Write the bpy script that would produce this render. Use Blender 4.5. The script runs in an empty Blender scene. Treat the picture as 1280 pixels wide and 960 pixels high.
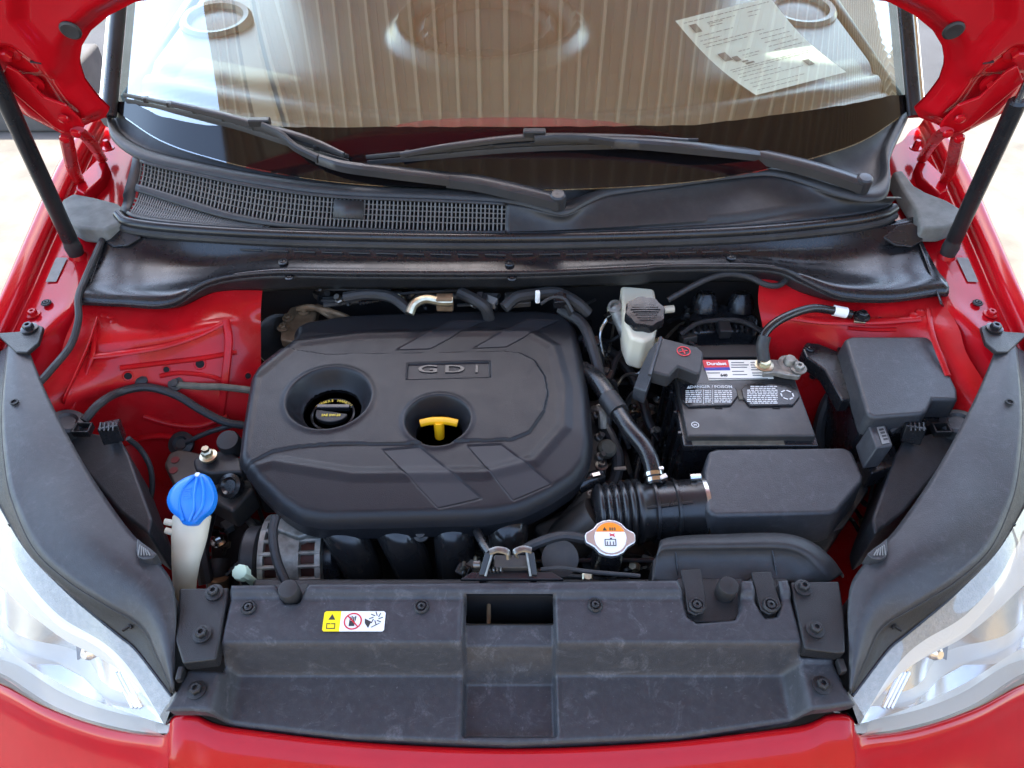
import bpy, bmesh, math, random
import numpy as np
from mathutils import Vector, Matrix
from mathutils.bvhtree import BVHTree
R = math.radians
random.seed(7); np.random.seed(7)
S = bpy.context.scene
COL = S.collection

# ------------------------------------------------------------------ camera
CAMZ, PITCH, F = 1.80, R(46), 940.0
cd = bpy.data.cameras.new('camera'); cam = bpy.data.objects.new('camera', cd); COL.objects.link(cam)
cam.location = (0, 0, CAMZ); cam.rotation_euler = (R(90) - PITCH, 0, 0)
cd.sensor_width = 36; cd.lens = 36 * F / 1280; cd.clip_start = .02; cd.clip_end = 500
S.camera = cam
# ------------------------------------------------------------------ world, sun, exposure
SUN_EL, SUN_AZ = R(60), R(-6)          # behind the car, azimuth from +Y
w = bpy.data.worlds.new('World'); S.world = w; w.use_nodes = True
nt = w.node_tree; bg = nt.nodes['Background']
sky = nt.nodes.new('ShaderNodeTexSky'); sky.sky_type = 'NISHITA'; sky.sun_disc = False
sky.sun_elevation = SUN_EL; sky.sun_rotation = SUN_AZ
nt.links.new(sky.outputs[0], bg.inputs[0]); bg.inputs[1].default_value = .15
sd = bpy.data.lights.new('sun', 'SUN'); sun = bpy.data.objects.new('sun', sd); COL.objects.link(sun)
sd.energy = 2.0; sd.angle = R(.53); sd.color = (1, .95, .87)
sv = Vector((math.sin(SUN_AZ) * math.cos(SUN_EL), math.cos(SUN_AZ) * math.cos(SUN_EL), math.sin(SUN_EL)))
sun.rotation_euler = (-sv).to_track_quat('-Z', 'Y').to_euler(); sun.location = sv * 20
S.view_settings.view_transform = 'Standard'; S.view_settings.look = 'None'
S.view_settings.exposure = 3.22; S.view_settings.gamma = 1
S.view_settings.use_white_balance = True; S.view_settings.white_balance_temperature = 7050; S.view_settings.white_balance_tint = 10
S.render.engine = 'CYCLES'
S.cycles.use_denoising = True
S.cycles.max_bounces = 8; S.cycles.transparent_max_bounces = 12

# ------------------------------------------------------------------ pixel -> place
FW = Vector((0, math.cos(PITCH), -math.sin(PITCH))); UP = Vector((0, math.sin(PITCH), math.cos(PITCH)))
CAM = Vector((0, 0, CAMZ))
def ray(px, py): return FW + Vector(((px - 640) / F, 0, 0)) + UP * ((480 - py) / F)
def P(px, py, z):
    d = ray(px, py); return CAM + d * ((z - CAMZ) / d.z)
def P2(px, py, z): p = P(px, py, z); return (p.x, p.y)
def PYY(px, py, y):
    d = ray(px, py); return CAM + d * (y / d.y)
def PPL(px, py, p0, n):
    d = ray(px, py); return CAM + d * ((p0 - CAM).dot(n) / d.dot(n))
def mir(rows): return [[(1280 - a, b, c) for a, b, c in r] for r in rows]

# ------------------------------------------------------------------ materials
MATS = {}
def mat(name, col=(.5, .5, .5), rough=.5, metal=0, coat=0, bump=0, bscale=400, var=0, vscale=8, dust=0, dcol=(.35, .33, .30),
        spec=.5, trans=0, ior=1.45, sub=0, dscale=14, rvar=0, speck=0, scuff=0):
    m = bpy.data.materials.new(name); m.use_nodes = True
    nt = m.node_tree; N = nt.nodes; L = nt.links; b = N['Principled BSDF']
    b.inputs['Roughness'].default_value = rough; b.inputs['Metallic'].default_value = metal
    b.inputs['Coat Weight'].default_value = coat; b.inputs['Coat Roughness'].default_value = .04
    b.inputs['Specular IOR Level'].default_value = spec; b.inputs['IOR'].default_value = ior
    b.inputs['Transmission Weight'].default_value = trans
    if sub: b.inputs['Subsurface Weight'].default_value = sub; b.inputs['Subsurface Radius'].default_value = (.02, .02, .015)
    c4 = (*col, 1); b.inputs['Base Color'].default_value = c4
    geo = N.new('ShaderNodeNewGeometry'); pos = geo.outputs['Position']
    out = None
    def noise(scale, detail=4, r=.55):
        n = N.new('ShaderNodeTexNoise'); n.inputs['Scale'].default_value = scale; n.inputs['Detail'].default_value = detail
        n.inputs['Roughness'].default_value = r; L.new(pos, n.inputs['Vector']); return n.outputs['Fac']
    def ramp(sock, a, bb, v0=0, v1=1):
        r = N.new('ShaderNodeMapRange'); r.inputs[1].default_value = a; r.inputs[2].default_value = bb
        r.inputs[3].default_value = v0; r.inputs[4].default_value = v1; L.new(sock, r.inputs[0]); return r.outputs[0]
    def mixc(f, a, c2):
        x = N.new('ShaderNodeMix'); x.data_type = 'RGBA'; L.new(f, x.inputs[0])
        if isinstance(a, tuple): x.inputs[6].default_value = a
        else: L.new(a, x.inputs[6])
        x.inputs[7].default_value = c2; return x.outputs[2]
    if var:
        k = 1 - var
        out = mixc(ramp(noise(vscale, 6), .35, .68), c4, (col[0] * k, col[1] * k, col[2] * k, 1))
    if dust:
        f = noise(dscale, 8, .68)
        f2 = noise(dscale * 9, 5, .7)
        mm = N.new('ShaderNodeMath'); mm.operation = 'MULTIPLY'
        L.new(ramp(f, .42, .72), mm.inputs[0]); L.new(ramp(f2, .3, .75, .15, 1), mm.inputs[1])
        m2 = N.new('ShaderNodeMath'); m2.operation = 'MULTIPLY'; L.new(mm.outputs[0], m2.inputs[0]); m2.inputs[1].default_value = dust
        out = mixc(m2.outputs[0], out if out else c4, (*dcol, 1))
    if scuff:
        n = N.new('ShaderNodeTexNoise'); n.inputs['Scale'].default_value = 26; n.inputs['Detail'].default_value = 9; n.inputs['Roughness'].default_value = .72; n.inputs['Distortion'].default_value = 1.6; L.new(pos, n.inputs['Vector'])
        mm = N.new('ShaderNodeMath'); mm.operation = 'MULTIPLY'; L.new(ramp(n.outputs['Fac'], .53, .66, 0, scuff), mm.inputs[0]); L.new(ramp(noise(300, 3, .6), .35, .65, .2, 1), mm.inputs[1])
        out = mixc(mm.outputs[0], out if out else c4, (*dcol, 1))
    if speck:
        f = ramp(noise(260, 2, .5), .70, .76, 0, speck)
        out = mixc(f, out if out else c4, (*dcol, 1))
    if out: L.new(out, b.inputs['Base Color'])
    if rvar:
        L.new(ramp(noise(dscale * .8, 7, .65), .35, .7, max(.03, rough - rvar), min(1, rough + rvar)), b.inputs['Roughness'])
    if bump:
        bn = N.new('ShaderNodeBump'); bn.inputs['Strength'].default_value = bump; bn.inputs['Distance'].default_value = .001
        L.new(noise(bscale, 3, .6), bn.inputs['Height']); L.new(bn.outputs[0], b.inputs['Normal'])
    MATS[name] = m; return m
mat('red', (.40, .004, .009), .18, coat=.24, spec=.20, var=.08, vscale=30, rvar=.04)
mat('red_bay', (.43, .005, .009), .32, coat=.14, spec=.22, var=.25, vscale=16, dust=.22, dcol=(.22, .05, .04), rvar=.14, bump=.22, bscale=60)
mat('plastic', (.011, .0115, .0125), .38, bump=.7, bscale=900, dust=.14, dcol=(.09, .09, .10), dscale=40, rvar=.08, spec=.5)
mat('plastic_cover', (.0125, .0132, .0155), .35, bump=.34, bscale=760, dust=.03, dcol=(.07, .07, .075), dscale=60, rvar=.05, speck=.14, scuff=.06, spec=.30)
mat('plastic_dusty', (.034, .0355, .040), .42, bump=.34, bscale=700, dust=.15, dcol=(.19, .19, .20), dscale=90, rvar=.06, speck=.30, scuff=.34, spec=.42)
mat('plastic_house', (.030, .031, .034), .42, bump=.38, bscale=700, dust=.12, dcol=(.16, .16, .17), dscale=80, rvar=.06, speck=.18, scuff=.20, spec=.5)
mat('plastic_gloss', (.009, .009, .0105), .28, dust=.08, dcol=(.10, .105, .115), dscale=40, rvar=.04)
mat('dark_steel', (.22, .215, .20), .4, metal=.9, var=.4, vscale=90)
mat('plastic_cowl', (.022, .0222, .0235), .46, bump=.3, bscale=800, dust=.22, dcol=(.11, .105, .10), dscale=50, rvar=.05, spec=.42)
mat('arm_grey', (.022, .0225, .024), .34, bump=.2, bscale=900, dust=.15, dcol=(.10, .10, .10), rvar=.05)
mat('rubber', (.016, .016, .017), .55, bump=.12, bscale=300, dust=.25, dcol=(.12, .12, .12), rvar=.1)
mat('rubber_gloss', (.010, .010, .011), .30, dust=.10, dcol=(.15, .15, .15), rvar=.1)
mat('black', (.010, .010, .011), .6, dust=.4, dcol=(.035, .032, .03), dscale=14)
mat('plastic_band', (.024, .025, .028), .42, bump=.15, bscale=900, spec=.32)
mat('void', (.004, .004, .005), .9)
mat('grime', (.030, .027, .025), .5, dust=.5, dcol=(.12, .09, .06), dscale=35)
mat('alu', (.36, .345, .31), .58, metal=.75, var=.5, vscale=60, dust=.6, dcol=(.12, .105, .08), dscale=40, rvar=.12, bump=.5, bscale=220)
mat('steel', (.55, .54, .52), .28, metal=1, var=.3, vscale=60, rvar=.1)
mat('zinc', (.62, .56, .40), .35, metal=1, var=.35, vscale=80)
mat('rusty', (.20, .13, .075), .6, metal=.5, var=.5, vscale=50)
mat('copper', (.06, .018, .012), .5, metal=.5, var=.4, vscale=60)
mat('chrome', (.80, .80, .82), .10, metal=1, rvar=.05)
mat('reflector', (.62, .61, .59), .24, metal=.85)
mat('white', (.78, .78, .76), .5)
mat('offwhite', (.60, .54, .41), .45, sub=.2, dust=.2, dcol=(.3, .25, .18))
mat('label', (.74, .71, .62), .45, dust=.15, dcol=(.5, .42, .28), dscale=30)
mat('paper', (.82, .86, .80), .7)
mat('ink', (.16, .17, .17), .7)
mat('ink_dark', (.03, .03, .03), .6)
mat('print_white', (.62, .62, .60), .6)
mat('yellow', (.86, .42, .008), .42)
mat('yellow_label', (.90, .68, .01), .5)
mat('print_yellow', (.75, .55, .06), .5)
mat('orange', (.85, .24, .02), .5)
mat('red_print', (.62, .02, .03), .5)
mat('blue_print', (.02, .03, .30), .5)
mat('blue_cap', (.004, .19, .66), .36, var=.12, vscale=60)
mat('mint', (.50, .66, .50), .5)
mat('foam', (.17, .175, .165), .9, bump=.5, bscale=500, var=.35, vscale=30)
mat('tape', (.11, .10, .075), .7, var=.4, vscale=70)
mat('dash', (.105, .118, .115), .32, bump=.15, bscale=600, var=.12, vscale=4)
mat('dash_ring', (.15, .16, .155), .25)
mat('frit', (.004, .0035, .004), .06, spec=.5)
mat('concrete', (.155, .146, .128), .9, var=.45, vscale=5, dust=.8, dcol=(.10, .093, .08), dscale=9, bump=.8, bscale=60, speck=.5)
mat('asphalt', (.034, .036, .041), .9, var=.3, vscale=4, bump=.8, bscale=120, speck=.6, dcol=(.11, .11, .12))
mat('kerb', (.085, .085, .085), .9, var=.35, vscale=6, bump=.3, bscale=80)
mat('tan_metal', (.74, .58, .36), .45, var=.12, vscale=1.5)
mat('wall_tan', (.34, .26, .15), .5, var=.12, vscale=1.5)
mat('rib_tan', (.90, .80, .58), .4)
mat('tan_trim', (.58, .44, .25), .45)
mat('mesh_grey', (.11, .11, .105), .5)
mat('carbon', (.20, .20, .19), .6, var=.3, vscale=50)
def glass(name, tint, base, rough=.0, haze=0):
    m = bpy.data.materials.new(name); m.use_nodes = True; nt = m.node_tree; N = nt.nodes; L = nt.links
    N.remove(N['Principled BSDF'])
    t = N.new('ShaderNodeBsdfTransparent'); t.inputs[0].default_value = (*tint, 1)
    g = N.new('ShaderNodeBsdfGlossy'); g.inputs['Roughness'].default_value = rough; g.inputs[0].default_value = (1, 1, 1, 1)
    lw = N.new('ShaderNodeLayerWeight'); fr = N.new('ShaderNodeMath'); fr.operation = 'POWER'; fr.inputs[1].default_value = 4; L.new(lw.outputs['Facing'], fr.inputs[0])
    mr = N.new('ShaderNodeMapRange'); mr.inputs[1].default_value = 0; mr.inputs[2].default_value = 1
    mr.inputs[3].default_value = base; mr.inputs[4].default_value = 1
    L.new(fr.outputs[0], mr.inputs[0]); mx = N.new('ShaderNodeMixShader'); L.new(mr.outputs[0], mx.inputs[0])
    L.new(t.outputs[0], mx.inputs[1]); L.new(g.outputs[0], mx.inputs[2]); res = mx.outputs[0]
    if haze:
        df = N.new('ShaderNodeBsdfDiffuse'); df.inputs[0].default_value = (.85, .84, .80, 1); m3 = N.new('ShaderNodeMixShader'); m3.inputs[0].default_value = haze
        L.new(res, m3.inputs[1]); L.new(df.outputs[0], m3.inputs[2]); res = m3.outputs[0]
    L.new(res, N['Material Output'].inputs[0])
    MATS[name] = m
glass('windshield_glass', (.76, .86, .81), .27)
glass('lens_glass', (.97, .97, .96), .05, haze=.10)

# ------------------------------------------------------------------ object plumbing
BASE = {}
def thing(name, label, cat, loc, group=None):
    o = bpy.data.objects.new(name, None); COL.objects.link(o); o.empty_display_size = .03
    loc = Vector(loc); o.location = loc; BASE[o] = loc; o['label'] = label; o['category'] = cat
    if group: o['group'] = group
    return o
def tag(o, label, cat, group=None, kind=None):
    o['label'] = label; o['category'] = cat
    if group: o['group'] = group
    if kind: o['kind'] = kind
    return o
def base_of(co):
    a = np.array(co); mn = a.min(0); mx = a.max(0)
    return Vector(((mn[0] + mx[0]) / 2, (mn[1] + mx[1]) / 2, mn[2]))
def ob(name, geo, m, parent=None, smooth=True, bevel=0, seg=2, solid=0, offset=0, sharp=35, base=None):
    """geo = (verts, faces) in world coordinates; the origin goes to the base of the piece"""
    V, Fc = geo
    b = base or base_of([tuple(v) for v in V])
    me = bpy.data.meshes.new(name); me.from_pydata([(v[0] - b.x, v[1] - b.y, v[2] - b.z) for v in V], [], [tuple(int(i) for i in f) for f in Fc])
    me.validate(); bm = bmesh.new(); bm.from_mesh(me)
    bmesh.ops.remove_doubles(bm, verts=bm.verts, dist=1e-5); bmesh.ops.recalc_face_normals(bm, faces=bm.faces); bm.to_mesh(me); bm.free()
    me.materials.append(MATS[m])
    if smooth:
        me.shade_smooth()
        if not bevel: me.set_sharp_from_angle(angle=R(sharp))
    o = bpy.data.objects.new(name, me); COL.objects.link(o); BASE[o] = b
    o.location = b - (BASE[parent] if parent else Vector((0, 0, 0)))
    if parent: o.parent = parent
    if solid:
        s = o.modifiers.new('thick', 'SOLIDIFY'); s.thickness = solid; s.offset = offset
    if bevel:
        bv = o.modifiers.new('bevel', 'BEVEL'); bv.width = bevel; bv.segments = seg; bv.limit_method = 'ANGLE'; bv.angle_limit = R(28)
        bv.harden_normals = True
    return o
SHARED = {}
def inst(name, key, make, m, pos, parent, rot=None, scale=1):
    """a repeat that shares its mesh; make() gives geometry about the origin"""
    if key not in SHARED:
        V, Fc = make(); me = bpy.data.meshes.new(name); me.from_pydata([tuple(v) for v in V], [], [tuple(f) for f in Fc])
        bm = bmesh.new(); bm.from_mesh(me); bmesh.ops.recalc_face_normals(bm, faces=bm.faces); bm.to_mesh(me); bm.free()
        me.materials.append(MATS[m]); me.shade_smooth(); me.set_sharp_from_angle(angle=R(30)); SHARED[key] = me
    o = bpy.data.objects.new(name, SHARED[key]); COL.objects.link(o)
    pos = Vector(pos); BASE[o] = pos
    o.location = pos - (BASE[parent] if parent else Vector((0, 0, 0)))
    if parent: o.parent = parent
    if rot is not None: o.rotation_mode = 'QUATERNION'; o.rotation_quaternion = rot
    o.scale = (scale,) * 3
    return o
def join(*gs):
    V, Fc = [], []
    for v, f in gs:
        k = len(V); V += [tuple(x) for x in v]; Fc += [tuple(i + k for i in q) for q in f]
    return V, Fc

# ------------------------------------------------------------------ shapes
def cr(pts, n, closed=False):
    """n points evenly along a Catmull-Rom curve through pts"""
    p = [np.array(q, float) for q in pts]
    if len(p) == 2: return [p[0] + (p[1] - p[0]) * i / (n - 1) for i in range(n)]
    ext = ([p[-1]] + p + [p[0], p[1]]) if closed else ([2 * p[0] - p[1]] + p + [2 * p[-1] - p[-2]])
    out = []; segs = len(p) if closed else len(p) - 1
    for i in range(segs):
        a, b, c, d = ext[i:i + 4]
        for t in np.linspace(0, 1, 14, endpoint=False):
            out.append(.5 * ((2 * b) + (-a + c) * t + (2 * a - 5 * b + 4 * c - d) * t * t + (-a + 3 * b - 3 * c + d) * t ** 3))
    out.append(p[0] if closed else p[-1]); out = np.array(out)
    L = np.concatenate([[0], np.cumsum(np.linalg.norm(np.diff(out, axis=0), axis=1))])
    s = np.linspace(0, L[-1], n + 1 if closed else n)
    if closed: s = s[:-1]
    return [np.array([np.interp(q, L, out[:, k]) for k in range(out.shape[1])]) for q in s]
def poly(pts, n):
    p = np.array([tuple(q) for q in pts], float); L = np.concatenate([[0], np.cumsum(np.linalg.norm(np.diff(p, axis=0), axis=1))])
    s = np.linspace(0, L[-1], n); return [np.array([np.interp(q, L, p[:, k]) for k in range(p.shape[1])]) for q in s]
def grid(rows):
    n = len(rows[0]); V = [tuple(p) for r in rows for p in r]
    return V, [(i * n + j, i * n + j + 1, (i + 1) * n + j + 1, (i + 1) * n + j) for i in range(len(rows) - 1) for j in range(n - 1)]
def across(p, m, smooth=True):
    '''m steps per span, every row hit exactly; chord-length tangents, so no overshoot at closely spaced rows'''
    p = [np.array(q, float) for q in p]; k = len(p); out = []
    h = [max(1e-6, np.linalg.norm(p[i + 1] - p[i])) for i in range(k - 1)]
    T = []
    for i in range(k):
        if i == 0: T.append((p[1] - p[0]) / h[0])
        elif i == k - 1: T.append((p[-1] - p[-2]) / h[-1])
        else: T.append(((p[i] - p[i - 1]) / h[i - 1] * h[i] + (p[i + 1] - p[i]) / h[i] * h[i - 1]) / (h[i] + h[i - 1]))
    for i in range(k - 1):
        for t in np.linspace(0, 1, m, endpoint=False):
            if not smooth: out.append(p[i] + (p[i + 1] - p[i]) * t); continue
            out.append((2 * t ** 3 - 3 * t * t + 1) * p[i] + (t ** 3 - 2 * t * t + t) * h[i] * T[i] + (-2 * t ** 3 + 3 * t * t) * p[i + 1] + (t ** 3 - t * t) * h[i] * T[i + 1])
    out.append(p[-1]); return out
def sheet(rows, n=60, m=5, world=False, smooth=True):
    """rows of (px,py,z) control points -> smooth surface through the rows"""
    W = [cr([(tuple(P(*q)) if not world else q) for q in r], n) for r in rows]
    cols = [across([w[j] for w in W], m, smooth) for j in range(n)]
    return grid([[cols[j][i] for j in range(n)] for i in range(len(cols[0]))])
def frame(d):
    d = Vector(d).normalized(); a = Vector((0, 0, 1)) if abs(d.z) < .9 else Vector((1, 0, 0))
    u = d.cross(a).normalized(); return u, d.cross(u).normalized(), d
def tube(pts, r, seg=12, n=None, cap=True, smooth=True, flat=1.0):
    pts = [tuple(p) for p in pts]; n = n or max(8, len(pts) * 7)
    path = cr(pts, n) if smooth and len(pts) > 2 else (poly(pts, n) if len(pts) > 2 else poly(pts, 2)); n = len(path)
    rs = [r] * n if not isinstance(r, (list, tuple)) else list(np.interp(np.linspace(0, 1, n), np.linspace(0, 1, len(r)), r))
    V, Fc = [], []; u = None
    for i, p in enumerate(path):
        d = Vector(path[min(i + 1, n - 1)] - path[max(i - 1, 0)]).normalized()
        if u is None: u, _, _ = frame(d)
        else: u = (u - d * u.dot(d)).normalized()
        v = d.cross(u)
        for k in range(seg):
            a = 2 * math.pi * k / seg; V.append(Vector(p) + u * (rs[i] * math.cos(a)) + v * (rs[i] * flat * math.sin(a)))
    for i in range(n - 1):
        for k in range(seg): Fc.append((i * seg + k, i * seg + (k + 1) % seg, (i + 1) * seg + (k + 1) % seg, (i + 1) * seg + k))
    if cap: Fc += [tuple(range(seg))[::-1], tuple(range((n - 1) * seg, n * seg))]
    return V, Fc
def lathe(prof, o=(0, 0, 0), d=(0, 0, 1), seg=32, wob=None, cap=True):
    o = Vector(o); u, v, d = frame(d); V, Fc = [], []; n = len(prof)
    for r, h in prof:
        for k in range(seg):
            a = 2 * math.pi * k / seg; rr = r * (1 + (wob(a) if wob else 0)); V.append(o + u * (rr * math.cos(a)) + v * (rr * math.sin(a)) + d * h)
    for i in range(n - 1):
        for k in range(seg): Fc.append((i * seg + k, i * seg + (k + 1) % seg, (i + 1) * seg + (k + 1) % seg, (i + 1) * seg + k))
    if cap: Fc += [tuple(range(seg))[::-1], tuple(range((n - 1) * seg, n * seg))]
    return V, Fc
def cyl(a, b, r, seg=20, r2=None):
    a = Vector(a); b = Vector(b); L = (b - a).length; return lathe([(r, 0), (r if r2 is None else r2, L)], a, b - a, seg)
def box(c, s, rz=0, rx=0, ry=0):
    M = Matrix.Rotation(rz, 3, 'Z') @ Matrix.Rotation(ry, 3, 'Y') @ Matrix.Rotation(rx, 3, 'X'); c = Vector(c)
    V = [c + M @ Vector((x * s[0] / 2, y * s[1] / 2, z * s[2] / 2)) for z in (-1, 1) for y in (-1, 1) for x in (-1, 1)]
    return V, [(0, 2, 3, 1), (4, 5, 7, 6), (0, 1, 5, 4), (2, 6, 7, 3), (0, 4, 6, 2), (1, 3, 7, 5)]
def prism(top, down, grow=1.0, lean=(0, 0)):
    """top outline (3D points) extruded straight down; grow scales the bottom about the centre"""
    T = [Vector(p) for p in top]; c = sum(T, Vector()) / len(T); n = len(T)
    B = [Vector((c.x + (p.x - c.x) * grow + lean[0], c.y + (p.y - c.y) * grow + lean[1], p.z - down)) for p in T]
    return T + B, [tuple(range(n)), tuple(range(2 * n - 1, n - 1, -1))] + [(i, i + n, (i + 1) % n + n, (i + 1) % n) for i in range(n)]
def pp(pts, z): return [P(a, b, z) for a, b in pts]
def sdist(X, Y, pg):
    """distance to polygon and inside mask; nearest points too"""
    pg = np.array(pg, float); q = np.roll(pg, -1, 0); best = np.full(X.shape, 1e9); nx = np.zeros(X.shape); ny = np.zeros(X.shape); ins = np.zeros(X.shape, bool)
    for (ax, ay), (bx, by) in zip(pg, q):
        dx, dy = bx - ax, by - ay; l2 = dx * dx + dy * dy + 1e-15; t = np.clip(((X - ax) * dx + (Y - ay) * dy) / l2, 0, 1)
        cx = ax + t * dx; cy = ay + t * dy; d = np.hypot(X - cx, Y - cy); k = d < best
        best = np.where(k, d, best); nx = np.where(k, cx, nx); ny = np.where(k, cy, ny)
        if abs(dy) > 1e-12: ins ^= ((ay > Y) != (by > Y)) & (X < dx * (Y - ay) / dy + ax)
    return best, ins, nx, ny
def inside_s(X, Y, pg, w):
    d, i, _, _ = sdist(X, Y, pg); s = np.where(i, d, -d); return sm(-w, w, s)
def line_d(X, Y, pts):
    best = np.full(X.shape, 1e9)
    for (ax, ay), (bx, by) in zip(pts[:-1], pts[1:]):
        dx, dy = bx - ax, by - ay; t = np.clip(((X - ax) * dx + (Y - ay) * dy) / (dx * dx + dy * dy + 1e-15), 0, 1)
        best = np.minimum(best, np.hypot(X - ax - t * dx, Y - ay - t * dy))
    return best
def sm(a, b, x):
    t = np.clip((x - a) / (b - a), 0, 1); return t * t * (3 - 2 * t)
def hfield(outline, zf, step, hole=None, skirt=0, tuck=0):
    pg = np.array(outline, float); mn = pg.min(0) - step; mx = pg.max(0) + step
    X, Y = np.meshgrid(np.arange(mn[0], mx[0] + step, step), np.arange(mn[1], mx[1] + step, step))
    D, I, NX, NY = sdist(X, Y, pg)
    near = np.zeros_like(I); pad = np.pad(I, 1)
    for a in (0, 1, 2):
        for b in (0, 1, 2): near |= pad[a:a + I.shape[0], b:b + I.shape[1]]
    sn = near & ~I; X = np.where(sn, NX, X); Y = np.where(sn, NY, Y); D = np.where(I, D, 0)
    Z = zf(X, Y, D); keep = near
    if hole is not None: keepc = ~hole(X, Y)
    idx = -np.ones(X.shape, int); ids = np.where(keep); idx[ids] = np.arange(len(ids[0]))
    V = list(zip(X[ids], Y[ids], Z[ids])); Fc = []
    a = idx[:-1, :-1]; b = idx[:-1, 1:]; c = idx[1:, 1:]; d = idx[1:, :-1]
    anyin = I[:-1, :-1] | I[:-1, 1:] | I[1:, 1:] | I[1:, :-1]
    ok = (a >= 0) & (b >= 0) & (c >= 0) & (d >= 0) & anyin
    if hole is not None: ok &= (keepc[:-1, :-1] & keepc[1:, 1:] & keepc[:-1, 1:] & keepc[1:, :-1])
    Fc = list(zip(a[ok], b[ok], c[ok], d[ok]))
    if skirt:
        n = len(V); pts = np.array([q for q in poly(list(map(tuple, pg)) + [tuple(pg[0])], 260)][:-1]); ctr = pg.mean(0)
        z0 = zf(pts[:, 0], pts[:, 1], np.zeros(len(pts))); k = len(pts)
        V += [(x, y, z) for (x, y), z in zip(pts, z0)]
        V += [(x + (ctr[0] - x) * tuck, y + (ctr[1] - y) * tuck, z - skirt) for (x, y), z in zip(pts, z0)]
        Fc += [(n + i, n + (i + 1) % k, n + k + (i + 1) % k, n + k + i) for i in range(k)]
    return V, Fc
def bolt_geo(r=.007):
    return join(lathe([(r * 1.55, 0), (r * 1.55, r * .25), (r * 1.2, r * .35)], seg=20), lathe([(r, r * .3), (r, r * 1.0), (r * .85, r * 1.2), (r * .45, r * 1.2), (r * .45, r * .8)], seg=6))
def clip_geo(r=.010):
    return lathe([(r, 0), (r, r * .18), (r * .86, r * .36), (r * .72, r * .36), (r * .66, r * .14), (r * .55, r * .14), (r * .5, r * .42), (r * .2, r * .5), (r * .16, r * .2)], seg=24)
def bolt(pos, parent, r=.007, m='plastic_gloss', rot=None): return inst('bolt', 'bolt' + m, bolt_geo, m, pos, parent, rot, r / .007)
def clip(pos, parent, r=.010, m='plastic', rot=None): return inst('push_clip', 'clip' + m, clip_geo, m, pos, parent, rot, r / .010)
def text_geo(s, size, o, xd, yd, depth=.0004, bold=0, align='CENTER', wide=1.0):
    c = bpy.data.curves.new('t', 'FONT'); c.body = s; c.size = size; c.extrude = depth; c.offset = bold; c.align_x = align; c.align_y = 'CENTER'; c.resolution_u = 3
    t = bpy.data.objects.new('t', c); COL.objects.link(t); me = bpy.data.meshes.new_from_object(t.evaluated_get(bpy.context.evaluated_depsgraph_get()))
    xd = Vector(xd).normalized(); yd = Vector(yd); yd = (yd - xd * yd.dot(xd)).normalized(); zd = xd.cross(yd); o = Vector(o)
    V = [o + xd * v.co.x * wide + yd * v.co.y + zd * v.co.z for v in me.vertices]; Fc = [tuple(p.vertices) for p in me.polygons]
    bpy.data.objects.remove(t); bpy.data.curves.remove(c); bpy.data.meshes.remove(me); return V, Fc
def wpoly(pts): return [tuple(q) for q in pts]
X3 = Vector((1, 0, 0)); Y3 = Vector((0, 1, 0)); Z3 = Vector((0, 0, 1))
#SECTIONS

# ================================================================== SETTING
def flat(name, x0, x1, y0, y1, z, m):
    o = ob(name, ([(x0, y0, z), (x1, y0, z), (x1, y1, z), (x0, y1, z)], [(0, 1, 2, 3)]), m, smooth=False); o['kind'] = 'structure'; return o
flat('ground', -60, 60, -60, 80, 0, 'concrete')
flat('road', -60, 60, 3.72, 9.6, .006, 'asphalt')
for i, (x0, x1, y0, y1, h) in enumerate([(-6, -1.95, 3.45, 3.62, .13), (-6, -2.1, 3.62, 3.9, .26)]):
    o = ob('kerb', box(((x0 + x1) / 2, (y0 + y1) / 2, h / 2), (x1 - x0, y1 - y0, h)), 'kerb', bevel=.02); o['kind'] = 'structure'
o = ob('kerb', box((0, 9.7, .07), (80, .2, .14)), 'kerb', bevel=.02); o['kind'] = 'structure'
flat('pavement', -60, 60, 9.8, 14, .135, 'concrete')

# ribbed metal awning over the bonnet, seen mirrored in the windscreen
AX0, AX1, AY0, AY1, AZ = -3.1, 12.0, -.5, 3.3, 4.1
aw = thing('awning', 'tan ribbed metal awning overhead, mirrored as stripes in the windscreen', 'awning', (AX0 + 2.5, 0, AZ))
rows = []; xs = []; hs = []
x = AX0
while x < AX1:
    for dx, h in ((0, 0), (.012, .045), (.034, .045), (.046, 0), (.10, .0), (.105, .006), (.113, .006), (.118, 0)): xs.append(x + dx); hs.append(h)
    x += .19
ob('roof_sheet', grid([[(a, y, AZ - h) for a, h in zip(xs, hs)] for y in (AY0, AY1)]), 'tan_metal', aw, smooth=False, solid=.002)
x = AX0
while x < AX1:
    inst('rib', 'awning_rib', lambda: box((0, 0, 0), (.026, AY1 - AY0, .012)), 'rib_tan', (x + .023, (AY0 + AY1) / 2, AZ - .053), aw); x += .19  # rib faces coloured lighter in place of the light real ribs reflect
ob('edge_trim', box((AX0 - .04, (AY0 + AY1) / 2, AZ - .04), (.10, AY1 - AY0, .12)), 'tan_trim', aw, bevel=.006)
for x in (.9, 3.0, 6.0, 9.0): ob('beam', box((x, (AY0 + AY1) / 2, AZ + .08), (.08, AY1 - AY0, .14)), 'tan_trim', aw, bevel=.004)
for x, y in ((AX1 - .2, AY1 - .1), (AX1 - .2, AY0 + .1)): ob('post', box((x, y, AZ / 2), (.09, .09, AZ - .1)), 'tan_trim', aw, bevel=.004)

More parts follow.
